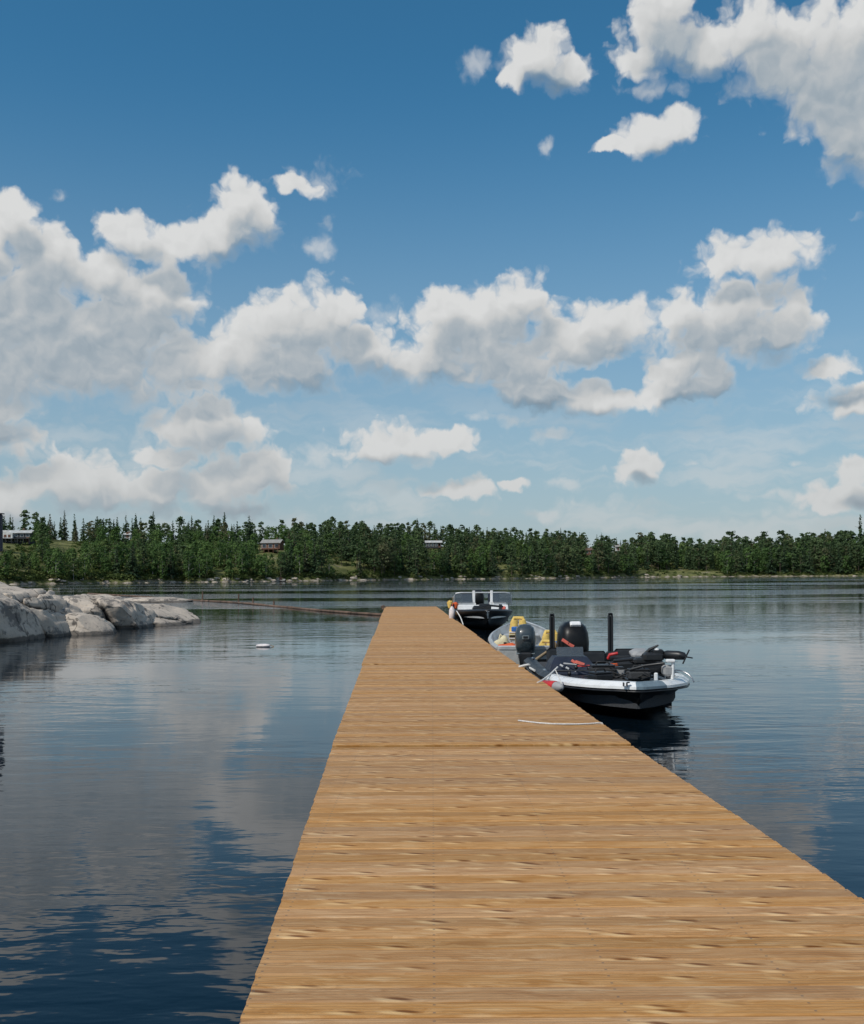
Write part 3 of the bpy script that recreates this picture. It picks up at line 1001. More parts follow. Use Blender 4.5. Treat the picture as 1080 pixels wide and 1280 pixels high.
# ------------------------------------------------------------------ floating log boom
boom = empty('log_boom', (0, 0, 0))
tag(boom, 'thin rusty log boom floating from the dock corner to the left shore', 'boom')
bp = [(479, 768.5), (440, 766), (400, 763), (366, 759.5), (330, 756.5), (296, 753.5), (262, 751.5), (228, 749.5), (190, 747), (150, 744.5), (110, 742)]
def on_water(px, py, h=0.0):
    x, u = unroll(px, py)
    z = (CAM_H - h) / (-u) * FPX
    return Vector((x / FPX * z, z, h))
wp = [on_water(px, py, .05) for px, py in bp]
for i in range(len(wp) - 1):
    a, b = wp[i], wp[i + 1]
    dirv = (b - a).normalized()
    n = 1
    for k in range(n):
        p, q = a.lerp(b, k / n) + dirv * .04, a.lerp(b, (k + 1) / n) - dirv * .04
        rr = 0.035 + .00075 * p.y
        mid = p.lerp(q, .5) + Vector((random.uniform(-.1, .1), 0, random.uniform(-.02, .03)))
        MB().tube([p, mid, q], [rr, rr * .92, rr * .85], 9).build('log', M['rust'], boom)
for px, py, h in ((253, 751, .8), (298, 753.6, .7), (342, 757.6, .35), (316, 755.5, .5)):
    p = on_water(px, py)
    MB().tube([p + Vector((0, 0, -.3)), p + Vector((.03, 0, h))], [.075, .06], 7).build('stake', M['rust'], boom)

b_ = on_water(329, 808.5)
buoy = empty('marker_buoy', b_)
tag(buoy, 'small white float drifting on the water left of the dock', 'buoy')
MB().ell((0, 0, .035), (.22, .13, .055), 18, 10, .9).build('body', M['buoy'], buoy)
MB().tube([(.16, 0, .05), (.24, .02, .03), (.32, .0, .01)], .012, 6).build('tether', M['tan_rope'], buoy)

# ------------------------------------------------------------------ granite outcrop
def rock(name, c, r, seed, label, rz=0.0, sub=6, power=0.72, rough=0.16, shear=(0, 0), group=None, tilt=(0, 0), cat='boulder', mat='granite', cut=None, cracks=()):
    bm = bmesh.new()
    bmesh.ops.create_icosphere(bm, subdivisions=sub, radius=1.0)
    off = Vector((seed * 13.7, seed * 5.1, seed * 2.3))
    sg = lambda t: math.copysign(abs(t) ** power, t)
    mr = Matrix.Rotation(tilt[0], 3, 'X') @ Matrix.Rotation(tilt[1], 3, 'Y')
    cleft = []
    for v in bm.verts:
        d = v.co.normalized()
        cl = 0.0
        q = Vector((sg(d.x), sg(d.y), sg(d.z)))
        n1 = mnoise.fractal(d * 1.1 + off, 1.0, 2.0, 3)
        ch = mnoise.voronoi(d * 1.7 + off)[0]
        facet = (ch[1] - ch[0])
        n2 = mnoise.fractal(d * 4.5 + off, 0.7, 2.1, 6) + .3 * (mnoise.hetero_terrain(d * 2.2 + off, .9, 2.1, 4, .6) - 1)
        k = 1 + rough * (0.9 * n1) - rough * 0.9 * max(0.0, 0.16 - facet) / 0.16 * .35 + rough * 0.07 * n2
        q = q * k
        p = mr @ Vector((q.x * r[0], q.y * r[1], q.z * r[2]))
        p.x += shear[0] * p.z; p.y += shear[1] * p.z
        if cut:
            for nrm, dd in cut:
                nv_ = Vector(nrm).normalized()
                t_ = p.dot(nv_) - dd * (1 + .12 * mnoise.noise(p * 1.2 + off))
                if t_ > 0:
                    p -= nv_ * t_ * .93
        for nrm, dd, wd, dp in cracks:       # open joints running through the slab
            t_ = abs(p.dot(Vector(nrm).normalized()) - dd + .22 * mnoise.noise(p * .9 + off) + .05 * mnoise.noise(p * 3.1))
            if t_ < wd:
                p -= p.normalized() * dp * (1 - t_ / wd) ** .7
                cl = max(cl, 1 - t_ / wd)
        v.co = p
        cleft.append(cl)
    me = bpy.data.meshes.new(name)
    bm.to_mesh(me); bm.free()
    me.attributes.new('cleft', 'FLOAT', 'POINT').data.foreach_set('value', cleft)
    me.polygons.foreach_set('use_smooth', [True] * len(me.polygons))
    me.materials.append(M[mat])
    o = bpy.data.objects.new(name, me)
    COL.objects.link(o)
    o.location = c
    o.rotation_euler = (0, 0, rz)
    return tag(o, label, cat, group)

G_ = 'granite boulders of the left shore'
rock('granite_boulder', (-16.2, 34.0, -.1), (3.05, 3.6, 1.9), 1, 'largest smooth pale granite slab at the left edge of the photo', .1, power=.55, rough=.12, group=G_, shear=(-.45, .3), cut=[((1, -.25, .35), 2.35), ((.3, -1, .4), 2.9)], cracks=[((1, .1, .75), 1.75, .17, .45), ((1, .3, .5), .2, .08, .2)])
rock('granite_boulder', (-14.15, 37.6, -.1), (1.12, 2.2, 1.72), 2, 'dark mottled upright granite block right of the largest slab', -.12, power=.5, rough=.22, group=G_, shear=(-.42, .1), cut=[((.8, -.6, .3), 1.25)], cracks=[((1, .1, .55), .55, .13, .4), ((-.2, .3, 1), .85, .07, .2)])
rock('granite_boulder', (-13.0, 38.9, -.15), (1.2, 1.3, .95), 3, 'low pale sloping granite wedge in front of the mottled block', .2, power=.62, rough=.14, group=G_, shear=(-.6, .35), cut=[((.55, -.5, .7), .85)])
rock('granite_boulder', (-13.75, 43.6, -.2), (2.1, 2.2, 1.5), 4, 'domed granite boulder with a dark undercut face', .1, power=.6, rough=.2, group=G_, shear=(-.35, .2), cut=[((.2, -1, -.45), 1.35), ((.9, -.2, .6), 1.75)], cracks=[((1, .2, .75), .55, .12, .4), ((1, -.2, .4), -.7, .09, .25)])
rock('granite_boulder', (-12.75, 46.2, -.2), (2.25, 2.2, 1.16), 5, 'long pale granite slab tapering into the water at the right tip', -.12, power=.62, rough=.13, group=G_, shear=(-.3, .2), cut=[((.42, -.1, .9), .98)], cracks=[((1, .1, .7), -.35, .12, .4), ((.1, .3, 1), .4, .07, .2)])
rock('granite_boulder', (-22.6, 84.0, -.15), (3.1, 2.2, .55), 6, 'flat pale granite ledge behind the boom, farther out', 0, sub=4, power=.8, rough=.2, group=G_)
rock('granite_boulder', (-19.2, 40.5, -.2), (4.6, 3.2, 2.25), 8, 'dark topped granite hump behind the largest slab at the left edge', 0.1, sub=4, power=.75, rough=.18, group=G_)
rock('granite_boulder', (-29.0, 72.0, -.2), (4.4, 3.0, .85), 9, 'low granite hump beyond the outcrop, left of the flat ledge', 0, sub=4, power=.8, rough=.2, group=G_)

# pole with a dark cabinet, cut by the left edge of the photo
pb = at(-6, 760, 34.0)
sp = empty('utility_post', (pb.x, 34.0, 1.3))
tag(sp, 'dark post with a black metal cabinet at the very left edge', 'post')
MB().box((0, 0, 1.4), (.14, .14, 3.2), b=.015).build('post', M['stringer'], sp)
tp, bt_ = at(0, 643, 34).z - 1.3, at(0, 690, 34).z - 1.3
MB().box((.12, -.12, (tp + bt_) / 2), (.34, .16, tp - bt_), b=.03).build('cabinet', M['navy'], sp)
MB().box((.12, -.12, tp + .015), (.42, .24, .035), b=.008).build('hood', M['black'], sp)

# ------------------------------------------------------------------ boulders along the far shore
protos = []
for i in range(4):
    o = rock('shore_boulder', (0, 0, 0), (1.0, .8, .55), 20 + i, None, sub=3, power=.7, rough=.3, mat='granite_far', cat=None)
    protos.append(o.data)
    bpy.data.objects.remove(o)
LANDM = [(-40, 150, 'below the long dark house'), (150, 322, 'between the dark house and the brown cabin'), (322, 420, 'below the brown hillside cabin'), (420, 560, 'behind the end of the dock'), (560, 700, 'behind the two smaller boats'), (700, 800, 'behind the bass boat'), (800, 905, 'on the bare grassy spit'), (905, 1100, 'below the right hand wood')]
for i in range(105):
    px = random.choice([random.uniform(0, 1080), random.uniform(60, 760), random.choice([random.gauss(120, 40), random.gauss(215, 12), random.gauss(345, 15), random.gauss(290, 18), random.gauss(560, 60), random.gauss(785, 25), random.gauss(690, 50)])])
    px = min(1078, max(2, px))
    d = random.uniform(-.8, 2.6)
    p = ground_at(px, d)
    s = random.uniform(.3, .9) * (1.25 if random.random() < .2 else 1)
    o = bpy.data.objects.new('shore_boulder', protos[i % 4]); COL.objects.link(o)
    o.location = (p.x, p.y, max(p.z, 0) - .1)
    o.scale = (s * random.uniform(.9, 1.9), s, s * random.uniform(.7, 1.1)); o.rotation_euler = (0, 0, random.uniform(-.5, .5))
    zn = next(z[2] for z in LANDM if z[0] <= px < z[1])
    tag(o, f'pale boulder at the far waterline {zn}', 'boulder', f'pale shore boulders {zn}')

# ------------------------------------------------------------------ houses on the far hillside
def house(label, px, d, w, dep, h, rise, wall, roof, face=0.0, windows=4, storeys=1, gable=None, sink=.3, lift=0.0, py=None):
    p = ground_at(px, d)
    if py is not None:
        p.z = at(px, py, p.y).z
    o = empty('house', (p.x, p.y, p.z), face)
    tag(o, label, 'house')
    m = MB()
    # gabled shell, ridge along x
    pr = [(-dep / 2, -sink), (dep / 2, -sink), (dep / 2, h), (0, h + rise), (-dep / 2, h)]
    m.loft([[(x, y, z) for y, z in pr] for x in (-w / 2, w / 2)], False)
    m.build('wall', wall, o)
    ov = .45
    sl_ = rise / (dep / 2)
    r_ = MB()
    for sg in (-1, 1):
        q = [(0, h + rise + .04), (sg * (dep / 2 + ov), h - sl_ * ov + .04), (sg * (dep / 2 + ov), h - sl_ * ov + .20), (0, h + rise + .22)]
        r_.loft([[(x, y, z) for y, z in q] for x in (-w / 2 - ov, w / 2 + ov)], False)
    rf = r_.build('roof', roof, o)
    MB().box((w * .22, dep * .12, h + rise + .35), (.6, .6, 1.1)).build('chimney', M['rust'], rf)
    for s_ in range(storeys):
        zc = (s_ + .52) * h / storeys
        for k in range(windows):
            x = -w / 2 + w * (k + .5) / windows
            hh, ww = h / storeys * .5, w / windows * .55
            f = MB().box((x, -dep / 2 - .03, zc), (ww + .16, .06, hh + .16)).build('window', M['siding_white'], o)
            MB().box((x, -dep / 2 - .065, zc), (ww, .02, hh)).build('pane', M['glass'], f)
    dr = MB().box((w / 2 - .9, -dep / 2 - .04, .95), (.9, .07, 2.0)).build('door', M['siding_brown'], o)
    MB().ell((w / 2 - .6, -dep / 2 - .1, .95), (.04, .04, .04), 8, 6).build('handle', M['steel'], dr)
    return o

# long dark house at left with a white gabled bay
h1 = house('long dark two storey lake house with pale roof and white bay', 20, 84, 11.0, 6.0, 3.3, .8, M['siding_dark'], M['roof_pale'], face=.12, windows=6, storeys=2, py=679)
m = MB()
pr = [(-2.3, -.1), (2.3, -.1), (2.3, 1.5), (0, 2.7), (-2.3, 1.5)]
m.loft([[(x - 2.2, y, z + 1.5) for x, z in pr] for y in (-4.4, -2.9)], False)
bay = m.build('bay', M['siding_white'], h1)
for k in range(3):
    MB().box((-3.5 + k * 1.3, -4.43, 2.25), (.8, .05, .9)).build('window', M['siding_brown'], bay)
m = MB()
m.box((0, -4.2, 1.4), (11.2, 2.4, .15))
for k in range(7):
    m.box((-5.6 + k * 1.87, -5.3, .45), (.14, .14, 1.9))
m.build('porch', M['siding_dark'], h1)
# brown cabin
h2 = house('brown hillside cabin with grey roof and white left end', 341, 60, 7.2, 5.0, 2.5, 1.1, M['siding_brown'], M['roof_grey'], face=-.18, windows=3, py=687)
MB().box((-3.72, 0, 1.2), (.14, 4.6, 2.4)).build('end_wall', M['siding_white'], h2)
m = MB().box((0, -3.6, .1), (7.6, 2.2, .16))
for k in range(5):
    m.box((-3.6 + 1.8 * k, -4.6, -.4), (.16, .16, 1.8))
m.box((0, -4.65, 1.0), (7.6, .08, .08))
m.build('deck', M['siding_brown'], h2)
house('low house with pale roof half hidden in the wood above the dock', 541, 80, 8.0, 5.5, 2.2, .8, M['siding_dark'], M['roof_pale'], windows=5, py=684.5)
house('small pale shed on the upper left slope', 160, 96, 2.2, 2.2, 1.1, .4, M['siding_white'], M['roof_pale'], windows=2, py=672)
house('tiny pale blue boathouse just above the left waterline', 271, 12, 1.5, 1.7, 1.5, .5, M['siding_blue'], M['roof_grey'], windows=1, py=724)
house('low grey boathouse on the rocks below the brown cabin', 345, 2.5, 5.2, 2.4, .85, .3, M['siding_dark'], M['roof_grey'], windows=3, py=729)
house('weathered reddish cottage among the pines right of the bass boat posts', 736, 70, 4.4, 4.0, 2.2, .9, M['siding_brown'], M['rust'], windows=2, py=693)
house('white walled cottage high in the wood above the bass boat', 772, 78, 2.2, 2.4, 2.0, .6, M['siding_white'], M['roof_grey'], windows=2, py=688)

# ------------------------------------------------------------------ boats
def hull_rings(st, wall_in=0.0, drop=0.0):
    """stations (y, half beam, gunwale height, half chine, chine height, keel depth) -> cross sections, port to starboard"""
    out = []
    for (y, b, g, c, ch, k) in st:
        b2, c2 = max(.01, b - wall_in), max(.008, c - wall_in)
        half = [(b2, g - drop), (b2 * .985 + c2 * .015, (g - drop) * .8 + ch * .2), ((b2 + c2) / 2 + .02, (g + ch) / 2), (c2 + .02, ch + .05), (c2, ch), (c2 * .5, ch * .45 + k * .55), (0, k)]
        ring = [(-x, y, z) for x, z in half] + [(x, y, z) for x, z in reversed(half[:-1])]
        out.append(ring)
    return out

def interp_st(st, n):
    ys = [s[0] for s in st]
    yy = np.linspace(ys[0], ys[-1], n)
    # denser near the bow
    t = np.linspace(0, 1, n); t = 1 - (1 - t) ** 1.6
    yy = ys[0] + (ys[-1] - ys[0]) * t
    sg_ = 1 if ys[-1] > ys[0] else -1
    cols = [np.interp(sg_ * yy, [sg_ * q for q in ys], [s[k] for s in st]) for k in range(1, 6)]
    for c in cols:                     # soften the corners between stations
        for _ in range(2):
            c[1:-1] = (c[:-2] + 2 * c[1:-1] + c[2:]) / 4
    return [(yy[i],) + tuple(c[i] for c in cols) for i in range(n)]

def rim(st, w, h, out=.03, z=0.0):
    """gunwale cap running round the whole rim, as a closed section swept along it"""
    pts = [(-s[1], s[0], s[2]) for s in st] + [(s[1], s[0], s[2]) for s in reversed(st)]
    rings = []
    n = len(pts)
    for i, p in enumerate(pts):
        a, b = Vector(pts[max(0, i - 1)]), Vector(pts[min(n - 1, i + 1)])
        t = (b - a); t.z = 0
        t = t.normalized() if t.length > 1e-6 else Vector((1, 0, 0))
        nrm = Vector((t.y, -t.x, 0)) * -1      # towards the inside
        p = Vector(p)
        if nrm.dot(Vector((0, st[0][0] * .5 + st[-1][0] * .3, 0)) - Vector((p.x, p.y, 0))) < 0:
            nrm = -nrm
        rings.append([p + nrm * q + Vector((0, 0, r + z)) for q, r in ((-out * .2, -h * .75), (-out, -h * .7), (-out * .9, -h * .25), (out * .9, h * .42), (w * .6, h * .5), (w, h * .42), (w, -h * .3))])
    return rings

# ---- bass boat: origin at the transom on the waterline, bow along -y (towards the camera)
bass = empty('bass_boat', (2.98, 20.75, 0), 0.0)
tag(bass, 'black fishing boat with white rim, big black outboard and two upright poles', 'boat')
ST = [(0, 1.12, .44, .95, .10, -.18), (-1.6, 1.16, .44, .98, .10, -.2), (-3.2, 1.15, .46, .93, .12, -.2), (-4.2, 1.07, .48, .80, .15, -.18), (-4.9, .86, .50, .58, .20, -.10), (-5.35, .56, .515, .33, .27, .02), (-5.65, .24, .53, .12, .36, .18), (-5.76, .05, .53, .02, .44, .32)]
S = interp_st(ST, 60)
m = MB()
m.loft(hull_rings(S), True, False, False)
m.add(hull_rings(S)[0], [tuple(range(13))])
m.build('hull', M['black_hull'], bass)
rr_ = rim(S, .17, .085, out=.045)
half_n = len(rr_) // 2
nb = next(i for i in range(half_n) if S[half_n - 1 - i][0] > -5.76 + .26)
ns = next(i for i in range(half_n) if S[i][0] < -3.75)
m = MB(); m.loft(rr_[ns:half_n], False); m.loft(rr_[half_n + nb:len(rr_) - ns], False); m.build('gunwale', M['white'], bass)
m = MB(); m.loft(rr_[:ns + 1], False); m.loft(rr_[len(rr_) - ns - 1:], False); m.build('stern_gunwale', M['black'], bass)
MB().loft(rr_[half_n - 1:half_n + nb + 1], False).build('bow_cap', M['slate'], bass)
# rub rail under the white cap
MB().loft([[q + Vector((0, 0, -.075)) for q in r] for r in rim(S, .02, .035, out=.05)]).build('rub_rail', M['black'], bass)
# decks
def deck_mesh(st, z, inset, y0, y1):
    m = MB()
    sel = [s for s in st if y1 <= s[0] <= y0]
    rings = [[(-max(.02, s[1] - inset), s[0], z), (max(.02, s[1] - inset), s[0], z)] for s in sel]
    m.loft(rings, False, False, False)
    m2 = [[(x, y, z - .25) for x, y, z in r] for r in rings]
    for i in range(len(rings) - 1):
        for e in (0, 1):
            m.add([rings[i][e], rings[i + 1][e], m2[i + 1][e], m2[i][e]], [(0, 1, 2, 3)])
    m.add([rings[0][0], rings[0][1], m2[0][1], m2[0][0]], [(0, 1, 2, 3)])
    m.add([rings[-1][0], rings[-1][1], m2[-1][1], m2[-1][0]], [(0, 1, 2, 3)])
    return m
deck_mesh(S, .43, .18, -3.3, -5.7).build('bow_deck', M['carpet'], bass)
deck_mesh(S, .40, .18, -.02, -1.5).build('stern_deck', M['carpet'], bass)
deck_mesh(S, .12, .12, -1.4, -3.4).build('cockpit_floor', M['carpet'], bass)
# deck hatches
for (x, y, w, l) in ((-.5, -3.95, .7, .9), (.45, -3.95, .7, .9), (0, -4.75, .5, .5)):
    h_ = MB().box((x, y, .445), (w, l, .03), b=.012).build('hatch', M['black'], bass)
    MB().box((x, y - l * .38, .465), (.1, .05, .012)).build('latch', M['steel'], h_)

def outboard(parent, loc, s, mat_c, mat_m, decal=None, badge=None, tilt=0.0):
    o = MB()
    prof = [(-.30, .16, .20), (-.26, .235, .30), (-.10, .275, .36), (.10, .285, .39), (.28, .27, .37), (.40, .235, .30), (.475, .15, .19), (.495, .05, .07)]
    rings = []
    for z, rx, ry in prof:
        ring = []
        for k in range(24):
            a = 2 * math.pi * k / 24
            sg = lambda t: math.copysign(abs(t) ** .62, t)
            lean = .10 * (z + .3)
            ring.append((rx * sg(math.cos(a)) * s, (ry * sg(math.sin(a)) + lean * .6) * s, z * s))
        rings.append(ring)
    o.loft(rings)
    c = o.build('outboard_motor', mat_c, parent, loc)
    c.rotation_euler = (tilt, 0, 0)
    MB().loft([[(x * q, y * q, z) for x, y in ((-.2 * s, -.22 * s), (.2 * s, -.22 * s), (.2 * s, .26 * s), (-.2 * s, .26 * s))] for z, q in ((-.27 * s, 1.0), (-.42 * s, .95), (-.75 * s, .62), (-1.2 * s, .4))], False).build('midsection', mat_m, c)
    MB().box((0, -.34 * s, -.42 * s), (.34 * s, .30 * s, .34 * s), b=.03).build('bracket', M['black'], c)
    m2 = MB()
    m2.box((0, -.02, -.295 * s), (.50 * s, .60 * s, .035 * s), b=.01)
    m2.build('cowl_seam', mat_m, c)
    if badge:
        MB().box((.02, -.20 * s, .452 * s), (.20 * s, .11 * s, .07 * s), b=.015, rx=R(32)).build('badge', badge, c)
    if decal:
        d = MB()
        # slanting stripe lettering strokes on the near left cheek
        for k, (dx, dz, w) in enumerate(((-.21, .16, .07), (-.15, .12, .07), (-.10, .085, .06), (-.055, .06, .04))):
            d.box((dx * s, -.372 * s + abs(dx) * .25 * s, dz * s), (w * s, .035 * s, .055 * s), ry=R(32))
        d.build('decal', decal, c)
    return c
outboard(bass, (-.10, .55, .62), 1.10, M['black_hull'], M['black'], M['coral'], M['white'])
def pole(parent, x, y, z0, z1):
    p = MB()
    for dx in (-.032, .032):
        p.tube([(x + dx, y, z0), (x + dx, y, z1 - .05), (x + dx * .6, y, z1)], [.024, .024, .016], 8)
    p.box((x, y + .03, (z0 + z1) / 2), (.05, .04, z1 - z0 - .1))
    q = p.build('anchor_pole', M['black'], parent)
    MB().box((x, y, z0 + .06), (.16, .18, .26), b=.02).build('bracket', M['black'], q)
    MB().box((x, y, z1 - .01), (.1, .07, .05), b=.02).build('cap', M['black_hull'], q)
pt_ = at(690, 768, 20.95); p2_ = at(763, 767, 20.95)
pole(bass, pt_.x - 2.98, .2, .38, pt_.z)
pole(bass, p2_.x - 2.98, .2, .38, p2_.z)
# driver's console with low windscreen, on the dock side
con = MB()
cx_, cy_ = -.60, -2.8
con.loft([[(cx_ + x * w, cy_ + y * l + yo, z) for x, y in ((-.5, -.5), (.5, -.5), (.5, .5), (-.5, .5))] for z, w, l, yo in ((.14, .86, .9, 0), (.45, .84, .85, 0), (.61, .70, .62, .06), (.71, .56, .42, .12))], False)
con = con.build('console', M['navy'], bass)
MB().box((cx_, cy_ + .05, .79), (.46, .02, .18), rx=R(-28)).build('windscreen', M['tint'], con)
MB().box((cx_ + .12, cy_ - .29, .62), (.16, .02, .06), ry=R(20), rx=R(-32)).box((cx_ + .01, cy_ - .29, .65), (.07, .02, .05), ry=R(38), rx=R(-32)).build('decal', M['coral'], con)
m = MB()
for dx, dz in ((-.02, -.10), (.05, -.08), (-.1, .0), (.16, -.12), (-.2, .05)):
    m.box((cx_ + dx, cy_ - .37, .55 + dz * .9), (.055, .03, .03), ry=R(30))
m.build('trim', M['white'], con)
MB().tube([(cx_ + .17 * math.cos(t), cy_ + .52, .62 + .17 * math.sin(t)) for t in [2 * math.pi * k / 16 for k in range(17)]], .016, 6).build('steering_wheel', M['black'], con)
# seats
def seat(parent, x, y, z, mat, w=.5, back=.45, open_=True):
    s_ = MB().box((x, y, z), (w, .5, .14), b=.05).build('seat', mat, parent)
    MB().box((x, y + .24, z + .05 + back / 2), (w * .96, .13, back), b=.05, rx=R(-8)).build('backrest', mat, s_)
    return s_
seat(bass, -.62, -1.75, .42, M['black'], .52, .30)
seat(bass, .62, -1.75, .42, M['black'], .52, .28)
seat(bass, .0, -1.75, .40, M['black'], .5, .26)
# port side console / passenger bench, raised lid of the rear locker
bt1 = MB().box((.60, -2.5, .50), (.95, .34, .22), b=.04).box((.60, -2.38, .64), (.95, .10, .10), b=.03).build('bench', M['black'], bass)
MB().tube([(.10, -2.52, .65), (.12, -2.56, .72), (.26, -2.56, .745)], .028, 7).build('grab_handle', M['red'], bt1)
MB().box((.17, -2.72, .56), (.14, .05, .06), b=.02).build('reflector', M['orange'], bt1)
# fold down pedestal seat on the bow deck
gs = at(801, 812, 17.0)
fs = MB().tube([(gs.x - 2.98, -3.75, .42), (gs.x - 2.98, -3.75, .66)], .035, 10).build('pedestal_seat', M['steel'], bass)
MB().box((gs.x - 2.98, -3.75, .72), (.36, .40, .10), b=.04).build('cushion', M['black'], fs)
MB().box((gs.x - 2.98, -3.62, .82), (.30, .30, .13), b=.05, rx=R(12)).build('backrest', M['grey_pad'], fs)
# trolling motor stowed across the bow
tm = empty('trolling_motor', (0, 0, 0)); tm.parent = bass
L_ = lambda px, py, z: at(px, py, z) - Vector((2.98, 20.75, 0))
MB().tube([L_(768, 826, 16.9), L_(800, 823, 16.4), L_(834, 818.5, 15.95)], [.028, .028, .03], 8).build('shaft', M['black'], tm)
mh = MB().tube([L_(828, 818.8, 15.98), L_(834, 818.6, 15.93), L_(848, 819.2, 15.83), L_(855, 820.2, 15.78), L_(858, 821, 15.76)], [.05, .07, .07, .058, .022], 14).build('motor_head', M['black'], tm)
MB().box(L_(857.5, 821, 15.74), (.02, .03, .24), ry=R(25), b=.006).box(L_(857, 821, 15.75), (.22, .03, .02), b=.006, ry=R(10)).build('propeller', M['black'], mh)
m = MB()
m.box(L_(816, 821, 15.95), (.30, .24, .13), b=.03).box(L_(822, 815.5, 15.95), (.16, .16, .10), b=.02).box(L_(806, 826, 16.0), (.34, .2, .10), b=.03)
m.tube([L_(802, 822, 16.1), L_(812, 812, 16.05), L_(823, 806.5, 16.0)], [.03, .028, .014], 7)
m.tube([L_(806, 820, 16.1), L_(818, 813, 16.05), L_(832, 816, 15.95)], [.02, .02, .02], 7)
m.tube([L_(788, 837, 15.8), L_(806, 832, 15.7), L_(830, 829, 15.6)], .022, 7)
m.build('mount', M['black'], tm)
MB().box(L_(821, 812, 15.9), (.07, .06, .05), b=.02).build('sensor', M['white'], tm)
MB().box(L_(835, 838, 15.7), (.17, .2, .16), b=.03).build('bracket', M['grey_pad'], tm)
ped = MB().tube([L_(840.5, 849, 15.62), L_(841.5, 825, 15.62)], .026, 8).box(L_(838, 826, 15.62), (.14, .1, .05), b=.015).build('motor_rest', M['white'], bass)
MB().box(L_(820, 846, 15.35), (.055, .05, .12), b=.012).build('cleat', M['white'], bass)
m = MB()
cc = L_(849, 844, 15.7)
m.tube([(cc.x + .22 * math.cos(t), cc.y + .2 * math.sin(t), .50 + .16 * max(0, math.sin(t))) for t in [math.pi * k / 12 for k in range(13)]], .011, 6)
m.build('bow_rail', M['steel'], bass)
# side marks on the white rim
m = MB()
for px in (779.5, 783.5):
    q = L_(px, 855.5, 14.98)
    m.box((q.x, q.y, q.z), (.018, .05, .055))
m.box(L_(785.5, 853, 14.98), (.035, .04, .016))
m.build('rim_mark', M['black'], bass)
for x, y in ((-1.06, -3.0), (1.06, -3.0), (-1.02, -.5), (1.02, -.5)):
    m = MB(); m.box((x, y, .50), (.05, .22, .03), b=.012).box((x, y - .05, .48), (.03, .03, .06)).box((x, y + .05, .48), (.03, .03, .06)); m.build('cleat', M['steel'], bass)

# gear on the bass boat: rods, bags, box
def fishing_rod(a, b, col, label):
    o = empty('fishing_rod', a)
    d = b - a
    t = d.normalized()
    MB().tube([(0, 0, 0), d * .14], [.016, .014], 7).build('grip', M[col], o)
    MB().tube([d * .14, d * .6, d], [.009, .006, .003], 6).build('blank', M['black'], o)
    rl = MB().ell(d * .13 + Vector((0, 0, -.045)), (.035, .045, .04), 10, 8).build('reel', M['black'], o)
    MB().tube([d * .13 + Vector((.02, 0, -.045)), d * .13 + Vector((.09, 0, -.04))], .007, 5).build('crank', M['steel'], rl)
    return tag(o, label, 'fishing rod', 'fishing rods on the bass boat bow')
W_ = Vector((2.98, 20.75, 0))
fishing_rod(W_ + Vector((-.95, -3.5, .53)), W_ + Vector((.75, -4.6, .66)), 'black', 'dark rod lying slantwise over the bass boat bow, nearest the white rim')
fishing_rod(W_ + Vector((-.55, -3.2, .58)), W_ + Vector((.9, -4.3, .74)), 'red', 'rod with a red grip among the clutter on the bass boat bow')
fishing_rod(W_ + Vector((-.75, -3.1, .62)), W_ + Vector((.6, -4.75, .60)), 'grey_pad', 'rod with a grey grip crossing the bass boat bow deck')
def bag(name, c, d, mat, label, cat, strap=True, rz=0.0):
    o = empty(name, c, rz)
    MB().box((0, 0, d[2] / 2), d, b=min(d) * .22).build('body', M[mat], o)
    MB().box((0, 0, d[2] + .012), (d[0] * .92, d[1] * .92, .03), b=.012).build('lid', M['black'], o)
    if strap:
        MB().tube([(-d[0] * .32, 0, d[2]), (-d[0] * .2, 0, d[2] + .07), (d[0] * .2, 0, d[2] + .07), (d[0] * .32, 0, d[2])], .014, 6).build('handle', M['rubber'], o)
    return tag(o, label, cat)
bag('tackle_bag', W_ + Vector((-.20, -3.75, .46)), (.42, .30, .17), 'rubber', 'low black tackle bag on the bass boat deck beside the console', 'bag')
bag('tackle_box', W_ + Vector((.28, -4.3, .46)), (.36, .26, .15), 'carpet', 'dark tackle box under the stowed trolling motor', 'box')
bag('gear_bag', W_ + Vector((-.35, -4.45, .46)), (.34, .26, .12), 'black', 'flat black gear bag nearest the bow rim of the bass boat', 'bag', rz=.4)
bag('tackle_tray', W_ + Vector((.05, -3.6, .46)), (.26, .2, .12), 'grey_pad', 'small grey tray on the bass boat deck near its console', 'tray', False)
m = MB()
for k in range(5):
    m.tube([W_ + Vector((-.5 + .22 * k + random.uniform(-.1, .1), -4.0 - .12 * k, .48)), W_ + Vector((-.35 + .22 * k, -4.2 - .1 * k, .55 + .04 * random.random())), W_ + Vector((-.1 + .2 * k, -4.05 - .12 * k, .50)), W_ + Vector((.05 + .18 * k, -4.3 - .08 * k, .485))], .012, 6)
tag(m.build('cable_coil', M['rubber']), 'tangle of black cables on the bass boat bow deck', 'cable')
# fender hung on the hull side
f_ = empty('boat_fender', L_(684, 857, 16.2) + W_)
tag(f_, 'red boat fender with white end hanging between the black hull and the dock', 'fender')
a, b = L_(679, 857, 16.15) + W_ - f_.location, L_(703, 859.5, 15.75) + W_ - f_.location
MB().tube([a, a.lerp(b, .06), a.lerp(b, .5), a.lerp(b, .66)], [.04, .085, .09, .088], 14).build('body', M['red'], f_)
MB().tube([a.lerp(b, .66), a.lerp(b, .8), a.lerp(b, .93), b], [.08, .078, .058, .02], 14).build('end_cap', M['grey_pad'], f_)
MB().tube([b, b + Vector((-.03, .1, .12)), b + Vector((-.08, .2, .25))], .009, 6).build('lanyard', M['rope'], f_)

